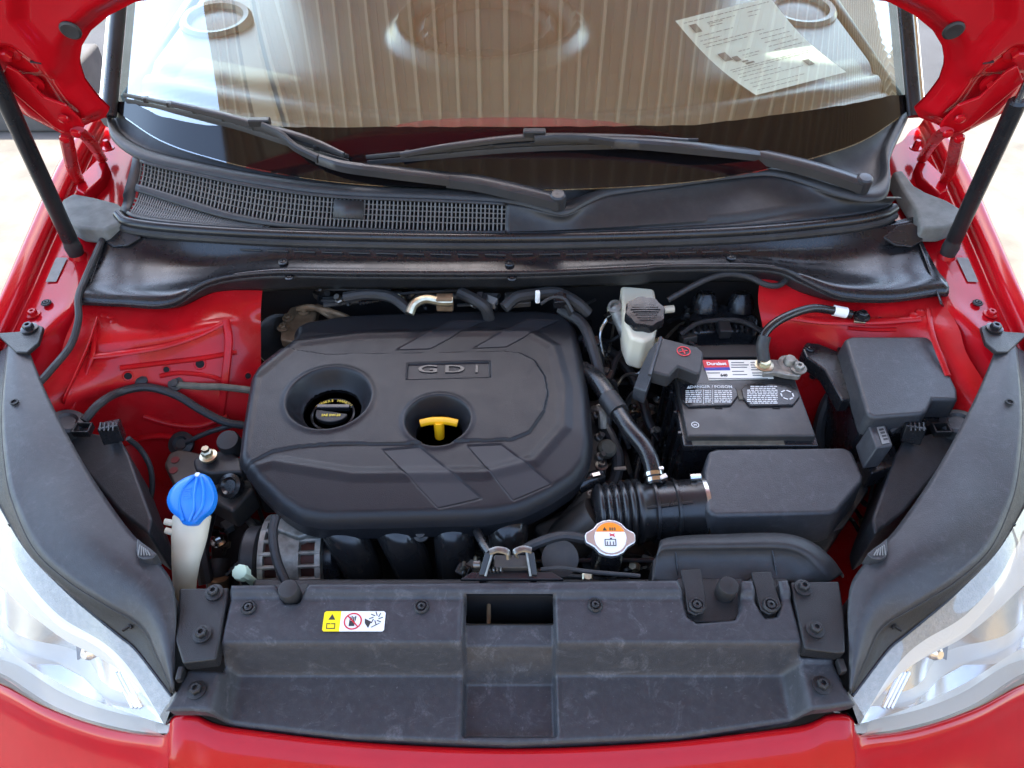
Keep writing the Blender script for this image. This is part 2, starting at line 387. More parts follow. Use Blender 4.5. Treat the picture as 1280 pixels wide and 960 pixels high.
ob('trim_board', box((AX0 + .62, (AY0 + AY1) / 2, AZ - .085), (.22, AY1 - AY0 - .04, .05)), 'rib_tan', aw, bevel=.004)
bw = thing('building_wall', 'tan ribbed metal building wall facing the car front', 'wall', (5, -3.3, 0))
ob('wall_sheet', grid([[(a, -3.3 + h, z) for a, h in zip(xs, hs)] for z in (0, 3.0)]), 'wall_tan', bw, smooth=False, solid=.002)
ob('base_trim', box((4.7, -3.26, .06), (14.6, .08, .12)), 'tan_trim', bw, bevel=.004)
# ================================================================== CAR BODY
car = thing('car_body', 'glossy red car body around the open engine bay', 'car', (0, 1.2, .0))
def fender(sx):
    f1 = [(118, 140, 1.04), (78, 196, 1.025), (38, 285, 1.005), (0, 372, .985), (-48, 470, .96), (-110, 600, .90)]
    f2 = [(126, 150, 1.03), (96, 205, 1.015), (58, 290, .995), (20, 378, .975), (-26, 475, .95), (-90, 610, .89)]
    f3 = [(132, 158, 1.008), (104, 216, .992), (66, 300, .973), (28, 388, .955), (-18, 485, .93), (-80, 620, .88)]
    f4 = [(140, 162, 1.008), (113, 222, .992), (75, 306, .973), (36, 394, .955), (-8, 490, .93), (-70, 626, .88)]
    f5 = [(158, 180, 1.0), (142, 250, .985), (128, 310, .968), (112, 378, .952), (78, 430, .935), (20, 520, .915)]
    W = [[P(*q) for q in r] for r in (f1, f2, f3, f4, f5)]
    out1 = [p + Vector((-.012, 0, -.012)) for p in W[0]]; out2 = [p + Vector((-.035, 0, -.12)) for p in W[0]]; out3 = [p + Vector((-.02, 0, -.50)) for p in W[0]]
    in1 = [p + Vector((.035, 0, -.012)) for p in W[4][:3]] + [p + Vector((.004, 0, -.004)) for p in W[4][3:]]; in2 = [p + Vector((.13, 0, -.05)) for p in W[4][:3]] + [p + Vector((.008, 0, -.008)) for p in W[4][3:]]
    rows = [[(sx * p[0], p[1], p[2]) for p in r] for r in (out3, out2, out1, *W, in1, in2)]
    o = ob('fender', sheet(rows, 60, 5, world=True, smooth=True), 'red', car, sharp=60)
    return o
fl = fender(1); fr = fender(-1)
def MX(px, s): return px if s > 0 else 1280 - px
for s, fo in ((1, fl), (-1, fr)):
    # raised plate with bolts and warning sticker on the ledge
    pts = [(78, 318), (100, 318), (92, 345), (66, 398), (38, 402), (52, 372)]
    ob('ledge_plate', prism([P(MX(a, s), b, .972 - (b - 318) * .00022) for a, b in pts], .012), 'red_bay', car, bevel=.003)
    clip(P(MX(58, s), 379, .963), car, .0085, 'rubber'); bolt(P(MX(42, s), 393, .957), car, .0075, 'red_bay')
    st = [P(MX(a, s), b, .9735 - (b - 318) * .00022 + .001) for a, b in ((70, 322), (84, 322), (70, 352), (57, 352))]
    ob('sticker', prism(st, .0006), 'carbon', car, smooth=False)
# inner aprons
la = [[(104, 350, .970), (128, 350, .964), (200, 352, .958), (260, 352, .955), (330, 345, .94)],
      [(92, 398, .957), (122, 400, .951), (200, 402, .940), (262, 398, .936), (326, 390, .915)],
      [(80, 428, .948), (108, 428, .944), (200, 424, .934), (276, 404, .932), (326, 402, .900)],
      [(76, 442, .944), (104, 440, .937), (200, 437, .918), (284, 418, .914), (326, 420, .885)],
      [(46, 490, .933), (84, 490, .918), (160, 492, .866), (250, 490, .850), (328, 490, .82)],
      [(10, 530, .925), (60, 530, .89), (150, 535, .80), (250, 548, .765), (335, 552, .74)],
      [(0, 600, .88), (70, 600, .82), (170, 600, .715), (260, 612, .67), (345, 622, .64)],
      [(20, 760, .72), (90, 760, .65), (190, 745, .56), (280, 745, .53), (345, 745, .5)]]
ob('inner_apron', sheet(la, 70, 9), 'red_bay', car, sharp=60)
ra = [[(950, 345, .95), (1020, 350, .955), (1090, 352, .958), (1158, 350, .964), (1178, 350, .970)],
      [(948, 380, .925), (1010, 382, .936), (1090, 388, .942), (1160, 392, .952), (1190, 392, .957)],
      [(952, 402, .905), (1020, 398, .928), (1120, 404, .936), (1170, 410, .95), (1200, 414, .952)],
      [(958, 432, .86), (1030, 418, .905), (1140, 424, .925), (1180, 432, .943), (1206, 436, .946)],
      [(968, 480, .80), (1040, 480, .83), (1150, 490, .885), (1200, 480, .925), (1234, 484, .934)],
      [(978, 540, .72), (1060, 545, .74), (1160, 560, .80), (1225, 560, .88), (1270, 560, .92)],
      [(930, 620, .62), (1040, 640, .62), (1130, 650, .70), (1220, 640, .82), (1280, 640, .88)],
      [(900, 760, .48), (1040, 760, .5), (1110, 760, .56), (1190, 760, .65), (1260, 760, .72)]]
ob('inner_apron', sheet(ra, 70, 9), 'red_bay', car, sharp=60)
# pressed beads and sealer runs
for pts, r in (([(112, 446, .935), (150, 442, .932), (205, 433, .925), (250, 418, .926), (282, 402, .932)], .006),
               ([(282, 400, .935), (286, 425, .912), (282, 470, .866), (276, 520, .80)], .007),
               ([(118, 410, .951), (116, 440, .940), (106, 470, .918), (84, 525, .88)], .004),
               ([(140, 560, .772), (190, 545, .785), (235, 548, .775)], .006)):
    ob('seam_sealer', tube([P(*q) for q in pts], r, 8, flat=.6), 'red_bay', car)
for pts, r in (([(982, 396, .928), (1030, 402, .93), (1090, 402, .94), (1150, 398, .948)], .007), ([(1160, 385, .953), (1166, 420, .948), (1185, 470, .935)], .005)):
    ob('seam_sealer', tube([P(*q) for q in pts], r, 8, flat=.6), 'red_bay', car)
for px, py, z in ((138, 398, .946), (142, 404, .944), (130, 396, .948), (1150, 392, .95), (1142, 396, .948)):
    ob('weld_spot', lathe([(.009, 0), (.008, .003), (.003, .005)], P(px, py, z), (0, -.3, 1), 12), 'red_bay', car)
def surf(px, py, rows):      # point on the apron under a pixel
    return rows[px > 640].ray_cast(CAM, ray(px, py).normalized())
AB = {False: BVHTree.FromPolygons(*[(list(map(Vector, g[0])), g[1]) for g in (sheet(la, 70, 9),)][0]), True: BVHTree.FromPolygons(*[(list(map(Vector, g[0])), g[1]) for g in (sheet(ra, 70, 9),)][0])}
for i in range(11):
    for px, py in ((128 - 5.2 * i, 418 + 10.5 * i), (300, 392 + 11 * i), (1166 + 5.0 * i, 428 + 9 * i)):
        h_ = surf(px, py, AB)
        if h_[0] is not None: inst('spot_weld', 'spot_weld', lambda: lathe([(.0048, 0), (.0036, .0006), (.003, .0001), (.001, .0)], seg=12), 'red_bay', h_[0] + h_[1] * .0006, car, Vector((0, 0, 1)).rotation_difference(h_[1] if h_[1].z > 0 else -h_[1]))
for px, py, r in ((250, 455, .007), (208, 462, .005), (160, 470, .006), (310, 470, .005), (1100, 400, .005), (1016, 470, .006), (1024, 455, .004), (1140, 440, .006)):
    h_ = surf(px, py, AB)
    if h_[0] is not None:
        nn = h_[1] if h_[1].z > 0 else -h_[1]
        ob('apron_hole', lathe([(r, 0), (r, .0008), (.001, .0009)], h_[0], nn, 18), 'void', car)
        ob('hole_rim', lathe([(r * 1.5, 0), (r * 1.3, .0014), (r * 1.05, .0012), (r * 1.0, 0)], h_[0], nn, 22, cap=False), 'red_bay', car)
for pts, r in (([(200, 470), (225, 466), (262, 470), (282, 478)], .0045), ([(150, 460), (190, 455), (250, 448), (296, 440)], .005), ([(180, 520), (215, 530), (250, 532), (285, 520)], .006), ([(1060, 410), (1090, 412), (1120, 412)], .004)):
    hs_ = [surf(px, py, AB) for px, py in pts]
    if all(h_[0] is not None for h_ in hs_): ob('pressed_rib', tube([h_[0] for h_ in hs_], r, 10, flat=.9), 'red_bay', car)
hs_ = [surf(px, py, AB) for px, py in ((123, 402), (112, 436), (98, 468), (80, 506))]
ob('folded_flange', sheet([[h_[0] + Vector((0, 0, .001)) for h_ in hs_], [h_[0] + Vector((.006, -.004, .016)) for h_ in hs_]], 20, 2, world=True), 'red_bay', car, solid=.0015)
# front rail and apron lower pressing
ob('frame_rail', prism(pp([(196, 560), (232, 545), (320, 600), (330, 740), (180, 745)], .56), .06), 'red_bay', car, bevel=.012)
ob('frame_rail', prism(pp([(855, 600), (1050, 600), (1100, 745), (860, 745)], .50), .06), 'red_bay', car, bevel=.012)
ob('tray_flange', prism(pp([(862, 560), (1010, 560), (1030, 620), (850, 620)], .70), .02), 'red_bay', car, bevel=.006)
# bumper
up = [(-120, 800, .62), (-60, 838, .665), (0, 858, .712), (60, 888, .742), (130, 912, .772), (185, 921, .80), (209, 921, .815), (212, 905, .828), (222, 897, .836), (246, 897, .838), (264, 906, .835), (300, 914, .832), (450, 931, .826), (640, 939, .823)]
def sym(r): return r + [(1280 - a, b, c) for a, b, c in r[-2::-1]]
b0 = sym([(a, b - 5, c - .015) for a, b, c in up]); b1 = sym(up); b2 = sym([(a, b + 9, c - .002) for a, b, c in up])
b3 = sym([(a, b + 30, c - (.024 if a < 200 else .012)) for a, b, c in up])
b4 = sym([(a * 1.02 - 12.8, b + 110, c - .09) for a, b, c in up]); b5 = sym([(a * 1.02 - 12.8, b + 260, c - .28) for a, b, c in up])
ob('bumper', sheet([b0, b1, b2, b3, b4, b5], 220, 6), 'red', car, sharp=70)
# roof, pillars and scuttle behind the glass
ob('roof', sheet([[(-.80, 2.02, 1.62), (-.3, 1.88, 1.72), (0, 1.84, 1.73), (.3, 1.88, 1.72), (.80, 2.02, 1.62)], [(-.82, 2.9, 1.66), (-.3, 2.9, 1.77), (0, 2.9, 1.78), (.3, 2.9, 1.77), (.82, 2.9, 1.66)], [(-.82, 4.2, 1.62), (-.3, 4.2, 1.73), (0, 4.2, 1.74), (.3, 4.2, 1.73), (.82, 4.2, 1.62)]], 20, 8, world=True), 'red', car, solid=.03)
for s in (-1, 1):
    ob('door', grid([[(s * .84, 1.75, .30), (s * .89, 2.3, .30), (s * .89, 3.0, .30), (s * .88, 4.2, .30)], [(s * .86, 1.68, .80), (s * .91, 2.3, .80), (s * .91, 3.0, .80), (s * .90, 4.2, .80)], [(s * .82, 1.62, 1.06), (s * .86, 2.3, 1.08), (s * .86, 3.0, 1.10), (s * .85, 4.2, 1.12)]]), 'red', car, solid=.03)
    ob('door_trim', grid([[(s * .80, 1.5, .6), (s * .835, 2.3, .6), (s * .835, 4.2, .6)], [(s * .795, 1.5, 1.10), (s * .83, 2.3, 1.11), (s * .83, 4.2, 1.12)]]), 'dash', car, solid=.02)
    pk = [Vector((P(126, 118, 1.1).x * -s, 1.50, 1.05)), Vector((P(126, 118, 1.1).x * -s, 1.66, 1.04)), Vector((P(126, 118, 1.1).x * -s, 1.60, 1.20))]
ob('sun_block_panel', box((0, 2.75, 1.0), (1.5, .12, 1.3)), 'dash', car, bevel=.03)  # unseen dark panel added to keep sun from flooding the cabin
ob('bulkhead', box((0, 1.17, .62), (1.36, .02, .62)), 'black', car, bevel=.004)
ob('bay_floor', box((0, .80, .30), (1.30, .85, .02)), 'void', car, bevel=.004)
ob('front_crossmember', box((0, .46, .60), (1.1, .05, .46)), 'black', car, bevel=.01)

# ================================================================== HOOD
HA, HY, HZ = R(71), 1.23, 1.04
HO = Vector((0, HY, HZ)); HS = Vector((0, -math.cos(HA), math.sin(HA))); HN = Vector((0, -math.sin(HA), -math.cos(HA)))   # HN points out of the inner side
def hxs(px, py):
    p = PPL(px, py, HO, HN); return (p.x, (p - HO).dot(HS))
left = [hxs(*q) for q in [(640, -14), (520, -13), (400, -11), (300, -8), (220, -4), (170, 2), (137, 19), (114, 38), (102, 58), (99, 78), (106, 100), (122, 121), (137, 136), (131, 147), (110, 155), (83, 170)]]
left += [(-.800, .20), (-.800, .34), (-.765, .46), (-.70, .56), (-.60, .68), (-.52, .80), (-.46, .92), (-.40, 1.0), (-.2, 1.03), (0, 1.04)]
outl = left + [(-x, s) for x, s in left[-2:0:-1]]
hood = thing('hood', 'raised red hood with its inner frame showing', 'hood', HO + HS * .05)
rim = np.array(outl)
e1 = [hxs(*q) for q in [(28, -30), (28, 8), (60, 45), (75, 72), (66, 82), (45, 60), (20, 42), (-10, 44), (-60, 10), (-60, -40)]]
e2 = [hxs(*q) for q in [(5, 82), (30, 82), (60, 82), (84, 118), (100, 130), (80, 140), (40, 120), (10, 98)]]
def hz(X, Y, D):
    z = .020 * sm(0.004, .03, D)
    for sgn in (1, -1):
        XX = X * sgn
        z = z + .012 * inside_s(XX, Y, e1, .012) - .010 * inside_s(XX, Y, e2, .010)
    z = z - .010 * np.exp(-((Y - .62 + .25 * X * X) / .02) ** 2) * sm(.05, .1, D)
    return z
V, Fc = hfield(outl, hz, .006)
ob('inner_panel', ([HO + X3 * v[0] + HS * v[1] + HN * v[2] for v in V], Fc), 'red', hood, sharp=80)
V, Fc = hfield(outl, lambda X, Y, D: -.004 - .03 * sm(0, .12, D), .012)
ob('outer_skin', ([HO + X3 * v[0] + HS * v[1] + HN * v[2] for v in V], Fc), 'red', hood, sharp=80)
for s in (1, -1):
    x, t = hxs(93, 24); p = HO + X3 * (x * s) + HS * t + HN * .0215
    ob('rubber_plug', lathe([(.0145, 0), (.0145, .002), (.012, .004), (.004, .003)], p, HN, 24), 'rubber', hood)
    for a, b, r in ((14, 52, .012), (45, 92, .011)):
        x, t = hxs(a, b); p = HO + X3 * (x * s) + HS * t + HN * .018
        ob('bolt', join(lathe([(r * 1.5, 0), (r * 1.5, .004), (r, .005)], p, HN, 18), lathe([(r * .8, .005), (r * .8, .014), (r * .6, .016)], p, HN, 6)), 'red', hood)
    x, t = hxs(54, 58); p = HO + X3 * (x * s) + HS * t + HN * .030
    ob('drain_slot', tube([p - X3 * .010 * s, p + X3 * .004 * s + HS * -.003], .004, 8, flat=.4), 'black', hood)
    # hinge: plate on the hood and two links down to the apron
    A = [hxs(*q) for q in [(16, 62), (30, 70), (62, 102), (88, 112), (106, 130), (112, 140), (92, 150), (72, 138), (40, 110), (8, 82)]]
    top = [HO + X3 * (x * s) + HS * t + HN * .034 for x, t in A]
    ob('hinge_plate', (top + [p - HN * .006 for p in top], [tuple(range(10)), tuple(range(19, 9, -1))] + [(i, i + 10, (i + 1) % 10 + 10, (i + 1) % 10) for i in range(10)]), 'red', hood, bevel=.002)
    def hp(a, b, k=.04): x, t = hxs(a, b); return HO + X3 * (x * s) + HS * t + HN * k
    g = PPL  # links end on the apron ledge
    q1 = P(99, 226, 1.015); q2 = P(128, 200, 1.02); q1.x *= s; q2.x *= s
    ob('hinge_link', tube([hp(90, 146), hp(90, 158) * .45 + q1 * .55 + Vector((0, -.004, 0)), q1], [.011, .0115, .010], 10, n=14, flat=.5), 'red_bay', hood)
    ob('hinge_link', tube([hp(104, 139), hp(104, 139) * .7 + q2 * .3 + Vector((.012 * s, -.01, .006)), q2], [.011, .010, .010], 10, n=14, flat=.5), 'red_bay', hood)
    ob('hinge_bracket', prism([Vector((p.x * s, p.y, p.z)) for p in (P(94, 236, 1.012), P(97, 222, 1.014), P(124, 196, 1.018), P(134, 202, 1.018), P(128, 222, 1.012), P(105, 242, 1.010))], .03), 'red', hood, bevel=.004)
    for pt in (hp(104, 139, .046), hp(88, 124, .040), hp(90, 146, .046)):
        ob('rivet', lathe([(.008, 0), (.0075, .004), (.004, .006)], pt, HN, 16), 'red', hood)
    pb = P(136, 186, 1.022); pb.x *= s
    ob('bolt', join(lathe([(.012, 0), (.012, .003)], pb, Z3, 18), lathe([(.007, .003), (.007, .011), (.005, .019)], pb, Z3, 6)), 'red', hood)

# gas struts
for s, lab in ((1, 'black gas strut beside the blue washer cap side fender'), (-1, 'black gas strut beside the fuse box side fender')):
    lo = P(93, 312, .985); x, t = hxs(-48, -20); hi = HO + X3 * x + HS * t + HN * .02
    lo.x *= s; hi.x *= s
    st = thing('gas_strut', lab, 'gas strut', lo, 'gas struts holding up the hood')
    d = (hi - lo).normalized(); k = .66 if s < 0 else .85; m1 = lo + (hi - lo) * k
    ob('cylinder', lathe([(.0085, .022), (.0135, .026), (.0135, (m1 - lo).length - .004), (.010, (m1 - lo).length)], lo, d, 20), 'rubber_gloss', st)
    ob('rod', cyl(m1, hi, .0055, 14), 'steel', st)
    ob('ball_socket', lathe([(.007, -.012), (.0135, -.010), (.015, .006), (.0135, .018), (.0130, .026)], lo, d, 18), 'rubber', st)
    ob('ball_mount', lathe([(.018, -.03), (.016, -.012), (.009, -.004), (.008, .004)], lo + Vector((0, 0, -.002)), Z3, 18), 'red_bay', st)

# ================================================================== WINDSCREEN, DASH
wb = [(148, 134, 1.10), (200, 168, 1.09), (260, 189, 1.083), (340, 208, 1.075), (430, 221, 1.071), (540, 228, 1.069), (640, 230, 1.068)]
base = cr([tuple(P(*q)) for q in sym(wb)], 81)
GS = R(43)
def gpt(p, t):
    ax = abs(p[0]) / .78
    y = p[1] + t * math.cos(GS); z = p[2] + t * math.sin(GS) - .10 * t * t * 0 ; x = p[0] * (1 - .11 * t)
    return (x, y, z + .02 * t * (1 - t))
ts = np.linspace(-.012, .95, 24)
ws = thing('windscreen', 'greenish sloping windscreen mirroring tan stripes and blue sky', 'windscreen', (0, 1.25, 1.05))
GLASS = grid([[gpt(p, t) for p in base] for t in ts]); BV = BVHTree.FromPolygons([Vector(v) for v in GLASS[0]], GLASS[1])
def GP(px, py, h):
    d = ray(px, py).normalized(); r = BV.ray_cast(CAM, d)
    return r[0] - d * h / abs(d.dot(r[1])) if r[0] is not None else P(px, py, 1.09)
ob('glass', GLASS, 'windshield_glass', ws, sharp=80)
# black border: from the base up to a measured edge
edge = [(162, 128), (200, 146), (250, 157), (345, 160), (640, 160), (870, 158), (1000, 141), (1060, 132), (1116, 120)]
ex = [q[0] for q in edge]; ey = [q[1] for q in edge]
def proj(p):
    d = Vector(p) - CAM; k = d.dot(FW); return 640 + F * d.x / k, 480 - F * d.dot(UP) / k
rows = [[], [], [], [], []]
for p in base:
    t1 = .02
    for t in np.linspace(.01, .5, 246):
        a, b = proj(gpt(p, t))
        if b <= np.interp(a, ex, ey): t1 = t; break
    for i in range(5):
        q = gpt(p, -.01 + (t1 + .01) * i / 4); rows[i].append((q[0], q[1] - .0016, q[2] + .0018))
ob('black_border', grid(rows), 'frit', ws, sharp=80)
for s in (1, -1):
    e = base[0] if s > 0 else base[-1]
    A = [Vector(gpt(e, t)) for t in (-.02, .2, .45, .7, .97)]
    for nm, r, off, m in (('pillar_trim', .016, (-.014 * s, -.004, .004), 'rubber_gloss'), ('pillar', .013, (-.031 * s, .008, -.002), 'chrome')):
        ob(nm, tube([a + Vector(off) for a in A], r, 12, n=16, flat=.6), m, ws)
dash = thing('dashboard', 'grey dashboard with round centre speaker seen through the windscreen', 'dashboard', (0, 1.6, 1.0))
def dz(X, Y, D):
    c = P2(611, 46, 1.10); r = np.hypot(X - c[0], (Y - c[1]) * .92)
    z = 1.052 + .05 * sm(1.26, 1.62, Y) + .03 * np.exp(-(r / .25) ** 2)
    z = z + .030 * np.exp(-((r - .205) / .018) ** 2) + .014 * np.exp(-((r - .145) / .008) ** 2) - .010 * sm(.15, .13, r)
    z = z - .012 * np.exp(-((Y - 1.40 - .12 * X * X * 4 * .5) / .012) ** 2) - .010 * np.exp(-((Y - 1.47 - .25 * X * X) / .02) ** 2)
    return z - .05 * sm(.55, .75, np.abs(X)) * 0
yb = [(b[0] * .99, b[1] + .035) for b in base]
ob('dash_top', hfield(yb + [(.80, 2.35), (-.80, 2.35)], dz, .012), 'dash', dash, sharp=80)
for px, py in ((270, 22), (1002, 10)):
    c = P(px, py, 1.115)
    ob('corner_speaker', lathe([(.085, 0), (.085, .018), (.078, .026), (.066, .024), (.062, .012), (.02, .016)], c - Z3 * .02, (0, -.12, 1), 40), 'dash_ring', dash)
for px in (606, 662):
    c = P(px, 140, 1.075); ob('sensor_pad', prism([c + Vector((a * .02, b * .025, 0)) for a, b in ((-1, -1), (1, -1), (.5, 1), (-.5, 1))], .02), 'dash_ring', dash, bevel=.004)
ob('vent_slot', box(P(640, 128, 1.07) , (.9, .02, .012)), 'black', dash, bevel=.002)
# paper on the dash
pc = [P(945, 119, 1.125), P(1058, 90, 1.125), P(962, -4, 1.185), P(844, 26, 1.185)]
def pap(u, v, lift=0):
    q = pc[0] * (1 - u) * (1 - v) + pc[1] * u * (1 - v) + pc[2] * u * v + pc[3] * (1 - u) * v
    return q + Vector((0, 0, -.012 * math.sin(math.pi * v) + lift))
pt = thing('paper', 'white printed form lying on the dashboard behind the windscreen', 'paper', pap(.5, 0))
ob('page', grid([[pap(u, v) for u in np.linspace(0, 1, 12)] for v in np.linspace(0, 1, 16)]), 'paper', pt)
gs = []
def pq(u0, u1, v0, v1): 
    return ([pap(u0, v0, .0012), pap(u1, v0, .0012), pap(u1, v1, .0012), pap(u0, v1, .0012)], [(0, 1, 2, 3)])
rnd = random.Random(3)
for v, segs in ((.95, [(.05, .95)]), (.90, [(.25, .55), (.68, .82)]), (.885, [(.25, .4)]), (.86, [(.25, .38), (.66, .75)]), (.79, [(.08, .32), (.34, .44)]), (.74, [(.06, .28)]), (.70, [(.06, .7)]), (.665, [(.06, .5)]), (.66, [(.62, .9)]),
                (.61, [(.6, .92)]), (.56, [(.6, .9)]), (.51, [(.6, .94)]), (.54, [(.30, .42)]), (.49, [(.30, .48)]), (.46, [(.30, .45)]), (.46, [(.62, .95)]), (.36, [(.06, .96)]), (.335, [(.06, .94)]), (.29, [(.08, .45)]), (.25, [(.06, .5)]), (.2, [(.06, .7)]), (.15, [(.08, .3)]), (.10, [(.06, .62)]), (.05, [(.06, .5)])):
    for a, b in segs:
        u = a
        while u < b:
            l = rnd.uniform(.02, .07); gs.append(pq(u, min(b, u + l), v - .003, v + .003)); u += l + .012
gs += [pq(.08, .15, .83, .92), pq(.10, .18, .47, .57), pq(.19, .25, .44, .50), pq(.25, .34, .38, .40), pq(.24, .3, .41, .43), pq(.75, .82, .18, .26)]
ob('printed_lines', join(*gs), 'ink', pt, smooth=False)

# ================================================================== COWL
cowl = thing('cowl', 'black plastic cowl panel with mesh grille below the windscreen', 'cowl', (0, 1.18, .97))
crest = [(134, 148, 1.085), (142, 172, 1.078), (178, 196, 1.070), (250, 213, 1.064), (330, 228, 1.060), (420, 239, 1.058), (560, 245, 1.056), (640, 250, 1.054), (685, 261, 1.050), (708, 264, 1.048), (735, 250, 1.050), (765, 239, 1.053), (840, 229, 1.056), (940, 216, 1.060), (975, 217, 1.060), (1010, 227, 1.056), (1050, 241, 1.052), (1085, 248, 1.050), (1106, 243, 1.053), (1112, 226, 1.060), (1112, 195, 1.070), (1126, 162, 1.080), (1138, 136, 1.088)]
tray = [(143, 146, 1.076), (152, 166, 1.066), (186, 187, 1.057), (252, 204, 1.051), (330, 219, 1.047), (420, 230, 1.046), (560, 237, 1.046), (640, 241, 1.045), (690, 250, 1.040), (708, 252, 1.038), (735, 242, 1.042), (765, 232, 1.044), (840, 223, 1.046), (935, 209, 1.048), (978, 207, 1.046), (1012, 216, 1.042), (1050, 228, 1.040), (1080, 234, 1.040), (1095, 228, 1.042), (1100, 215, 1.048), (1100, 190, 1.058), (1114, 158, 1.070), (1126, 136, 1.078)]
gl = [(146, 137, 1.094), (160, 145, 1.088), (200, 166, 1.083), (260, 187, 1.077), (340, 206, 1.070), (430, 220, 1.067), (560, 228, 1.065), (640, 229, 1.064), (680, 228, 1.064), (720, 226, 1.064), (760, 222, 1.065), (850, 209, 1.068), (940, 191, 1.074), (1000, 176, 1.080), (1040, 164, 1.084), (1070, 152, 1.088), (1090, 143, 1.090), (1105, 136, 1.093), (1120, 131, 1.096), (1130, 128, 1.098)]
def lip(rows, dy, dz): return [(a, b + dy, c + dz) for a, b, c in rows]
def up2(rows, k):      # resample control rows by px so that the loft does not skew
    r = cr([tuple(P(*q)) for q in rows], k); return [tuple(q) for q in r]
def byx(rows, xs):
    pts = np.array(cr([tuple(P(*q)) for q in rows], 400)); o = np.argsort(pts[:, 0]); pts = pts[o]
    return [(x, np.interp(x, pts[:, 0], pts[:, 1]), np.interp(x, pts[:, 0], pts[:, 2])) for x in xs]
# crest + tray: one surface from the crest back to the glass
K = 140
C = up2(crest, K); C2 = [(x, y - .004, z - .006) for x, y, z in C]; T = up2(tray, K); G = up2(gl, K)
ob('tray', sheet([C2[::1], C, [(a[0] * .5 + b[0] * .5, a[1] * .5 + b[1] * .5 - .002, a[2]) for a, b in zip(C, T)], T, G], K, 4, world=True), 'plastic_cowl', cowl, sharp=70, solid=.0025)
seal0 = [(150, 262, 1.022), (175, 274, 1.020), (250, 282, 1.018), (400, 289, 1.016), (640, 291, 1.014), (900, 284, 1.016), (1040, 272, 1.018), (1100, 262, 1.02), (1118, 252, 1.022)]
xs = np.linspace(P(150, 262, 1.022)[0], P(1114, 252, 1.022)[0], 160)
W0 = byx(seal0, xs); 
W1 = byx([q for q in crest if q[0] > 140 and q[0] < 1111], xs)
# wall with a stepped ledge: the two grilles sit in the left part
ledge = [(158, 243, 1.036), (172, 236, 1.036), (230, 252, 1.030), (300, 272, 1.024), (400, 284, 1.020), (640, 289, 1.0165), (900, 274, 1.024), (1000, 257, 1.030), (1060, 252, 1.030), (1110, 250, 1.030)]
Wm = byx(ledge, xs)
nx = len(xs)
wall_rows = [[tuple(np.array(W0[i]) * (1 - t) + np.array(Wm[i]) * t + np.array((0, .004 * math.sin(math.pi * t), -.004 * math.sin(math.pi * t)))) for i in range(nx)] for t in np.linspace(0, 1, 5)]
wall_rows += [[tuple(np.array(Wm[i]) * (1 - t) + np.array((W1[i][0], W1[i][1] - .004, W1[i][2] - .006)) * t + np.array((0, .006 * math.sin(math.pi * t), 0))) for i in range(nx)] for t in np.linspace(0, 1, 9)[1:]]
def behind(rows, d): return [[(x, y + d, z - d * .4) for x, y, z in r] for r in rows]
GX1 = P(627, 250, 1.04)[0]; gi = int(np.searchsorted(xs, GX1)); gs0 = int(np.searchsorted(xs, P(168, 210, 1.06)[0]))
ob('front_wall', grid([r[gi:] for r in wall_rows]), 'plastic_cowl', cowl, sharp=70, solid=.0025)
ob('wall_end', grid([r[:gs0 + 1] for r in wall_rows]), 'plastic_cowl', cowl, sharp=70, solid=.0025)
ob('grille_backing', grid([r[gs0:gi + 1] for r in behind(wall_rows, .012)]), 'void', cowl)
# grille bars over the open part
def wpt(x, v):      # v 0..1 over wall rows
    k = v * (len(wall_rows) - 1); i = min(int(k), len(wall_rows) - 2); f = k - i
    a = np.array([np.interp(x, xs, [p[c] for p in wall_rows[i]]) for c in range(3)]); b = np.array([np.interp(x, xs, [p[c] for p in wall_rows[i + 1]]) for c in range(3)])
    return a * (1 - f) + b * f
LV = 4 / 12
def bar(x0, v0, x1, v1, w, dep=.006, n=2):
    pts = [wpt(x0 + (x1 - x0) * i / n, v0 + (v1 - v0) * i / n) for i in range(n + 1)]
    V, Fc = [], []
    hor = abs(x1 - x0) > .03
    for p in pts:
        o = np.array((0, 0, w / 2)) if hor else np.array((w / 2, 0, 0)); d = np.array((0, dep, -dep * .4))
        V += [tuple(p - o), tuple(p + o), tuple(p + o + d), tuple(p - o + d)]
    for i in range(n):
        for k in range(4): Fc.append((i * 4 + k, i * 4 + (k + 1) % 4, (i + 1) * 4 + (k + 1) % 4, (i + 1) * 4 + k))
    return V, Fc
x0, x1 = xs[gs0], xs[gi]; bars = []; nb = 92
for i in range(nb + 1):
    x = x0 + (x1 - x0) * i / nb; f = i / nb; bars.append(bar(x, .40 - .10 * f, x + .001, .93, .0022 + .0006 * (i % 2), n=4))
for v in (.50, .61, .72, .83): bars.append(bar(x0, v, x1, v - .02, .0016, .005, 60))
ob('grille_mesh', join(*bars), 'mesh_grey', cowl, smooth=False)
bars = []; xe = P(330, 275, 1.02)[0]
for i in range(56):
    f = i / 55; x = x0 + .004 + (xe - x0) * f; bars.append(bar(x, .02, x + .006, LV * (.95 - .45 * f), .0026, n=2))
for v in (.06, .11, .16, .21): bars.append(bar(x0, v, xe, v * .7, .0018, .005, 30))
ob('lower_grille_mesh', join(*bars), 'mesh_grey', cowl, smooth=False)
def band(v0a, v0b, v1a, v1b, name, xa=x0, xb=x1, n=60, lift=.002):
    r = [[tuple(wpt(xa + (xb - xa) * i / n, (v0a + (v0b - v0a) * i / n) * (1 - t) + (v1a + (v1b - v1a) * i / n) * t) + np.array((0, -lift, lift))) for i in range(n + 1)] for t in (0, .33, .66, 1)]
    ob(name, grid(r), 'plastic_cowl', cowl, solid=.003, sharp=70)
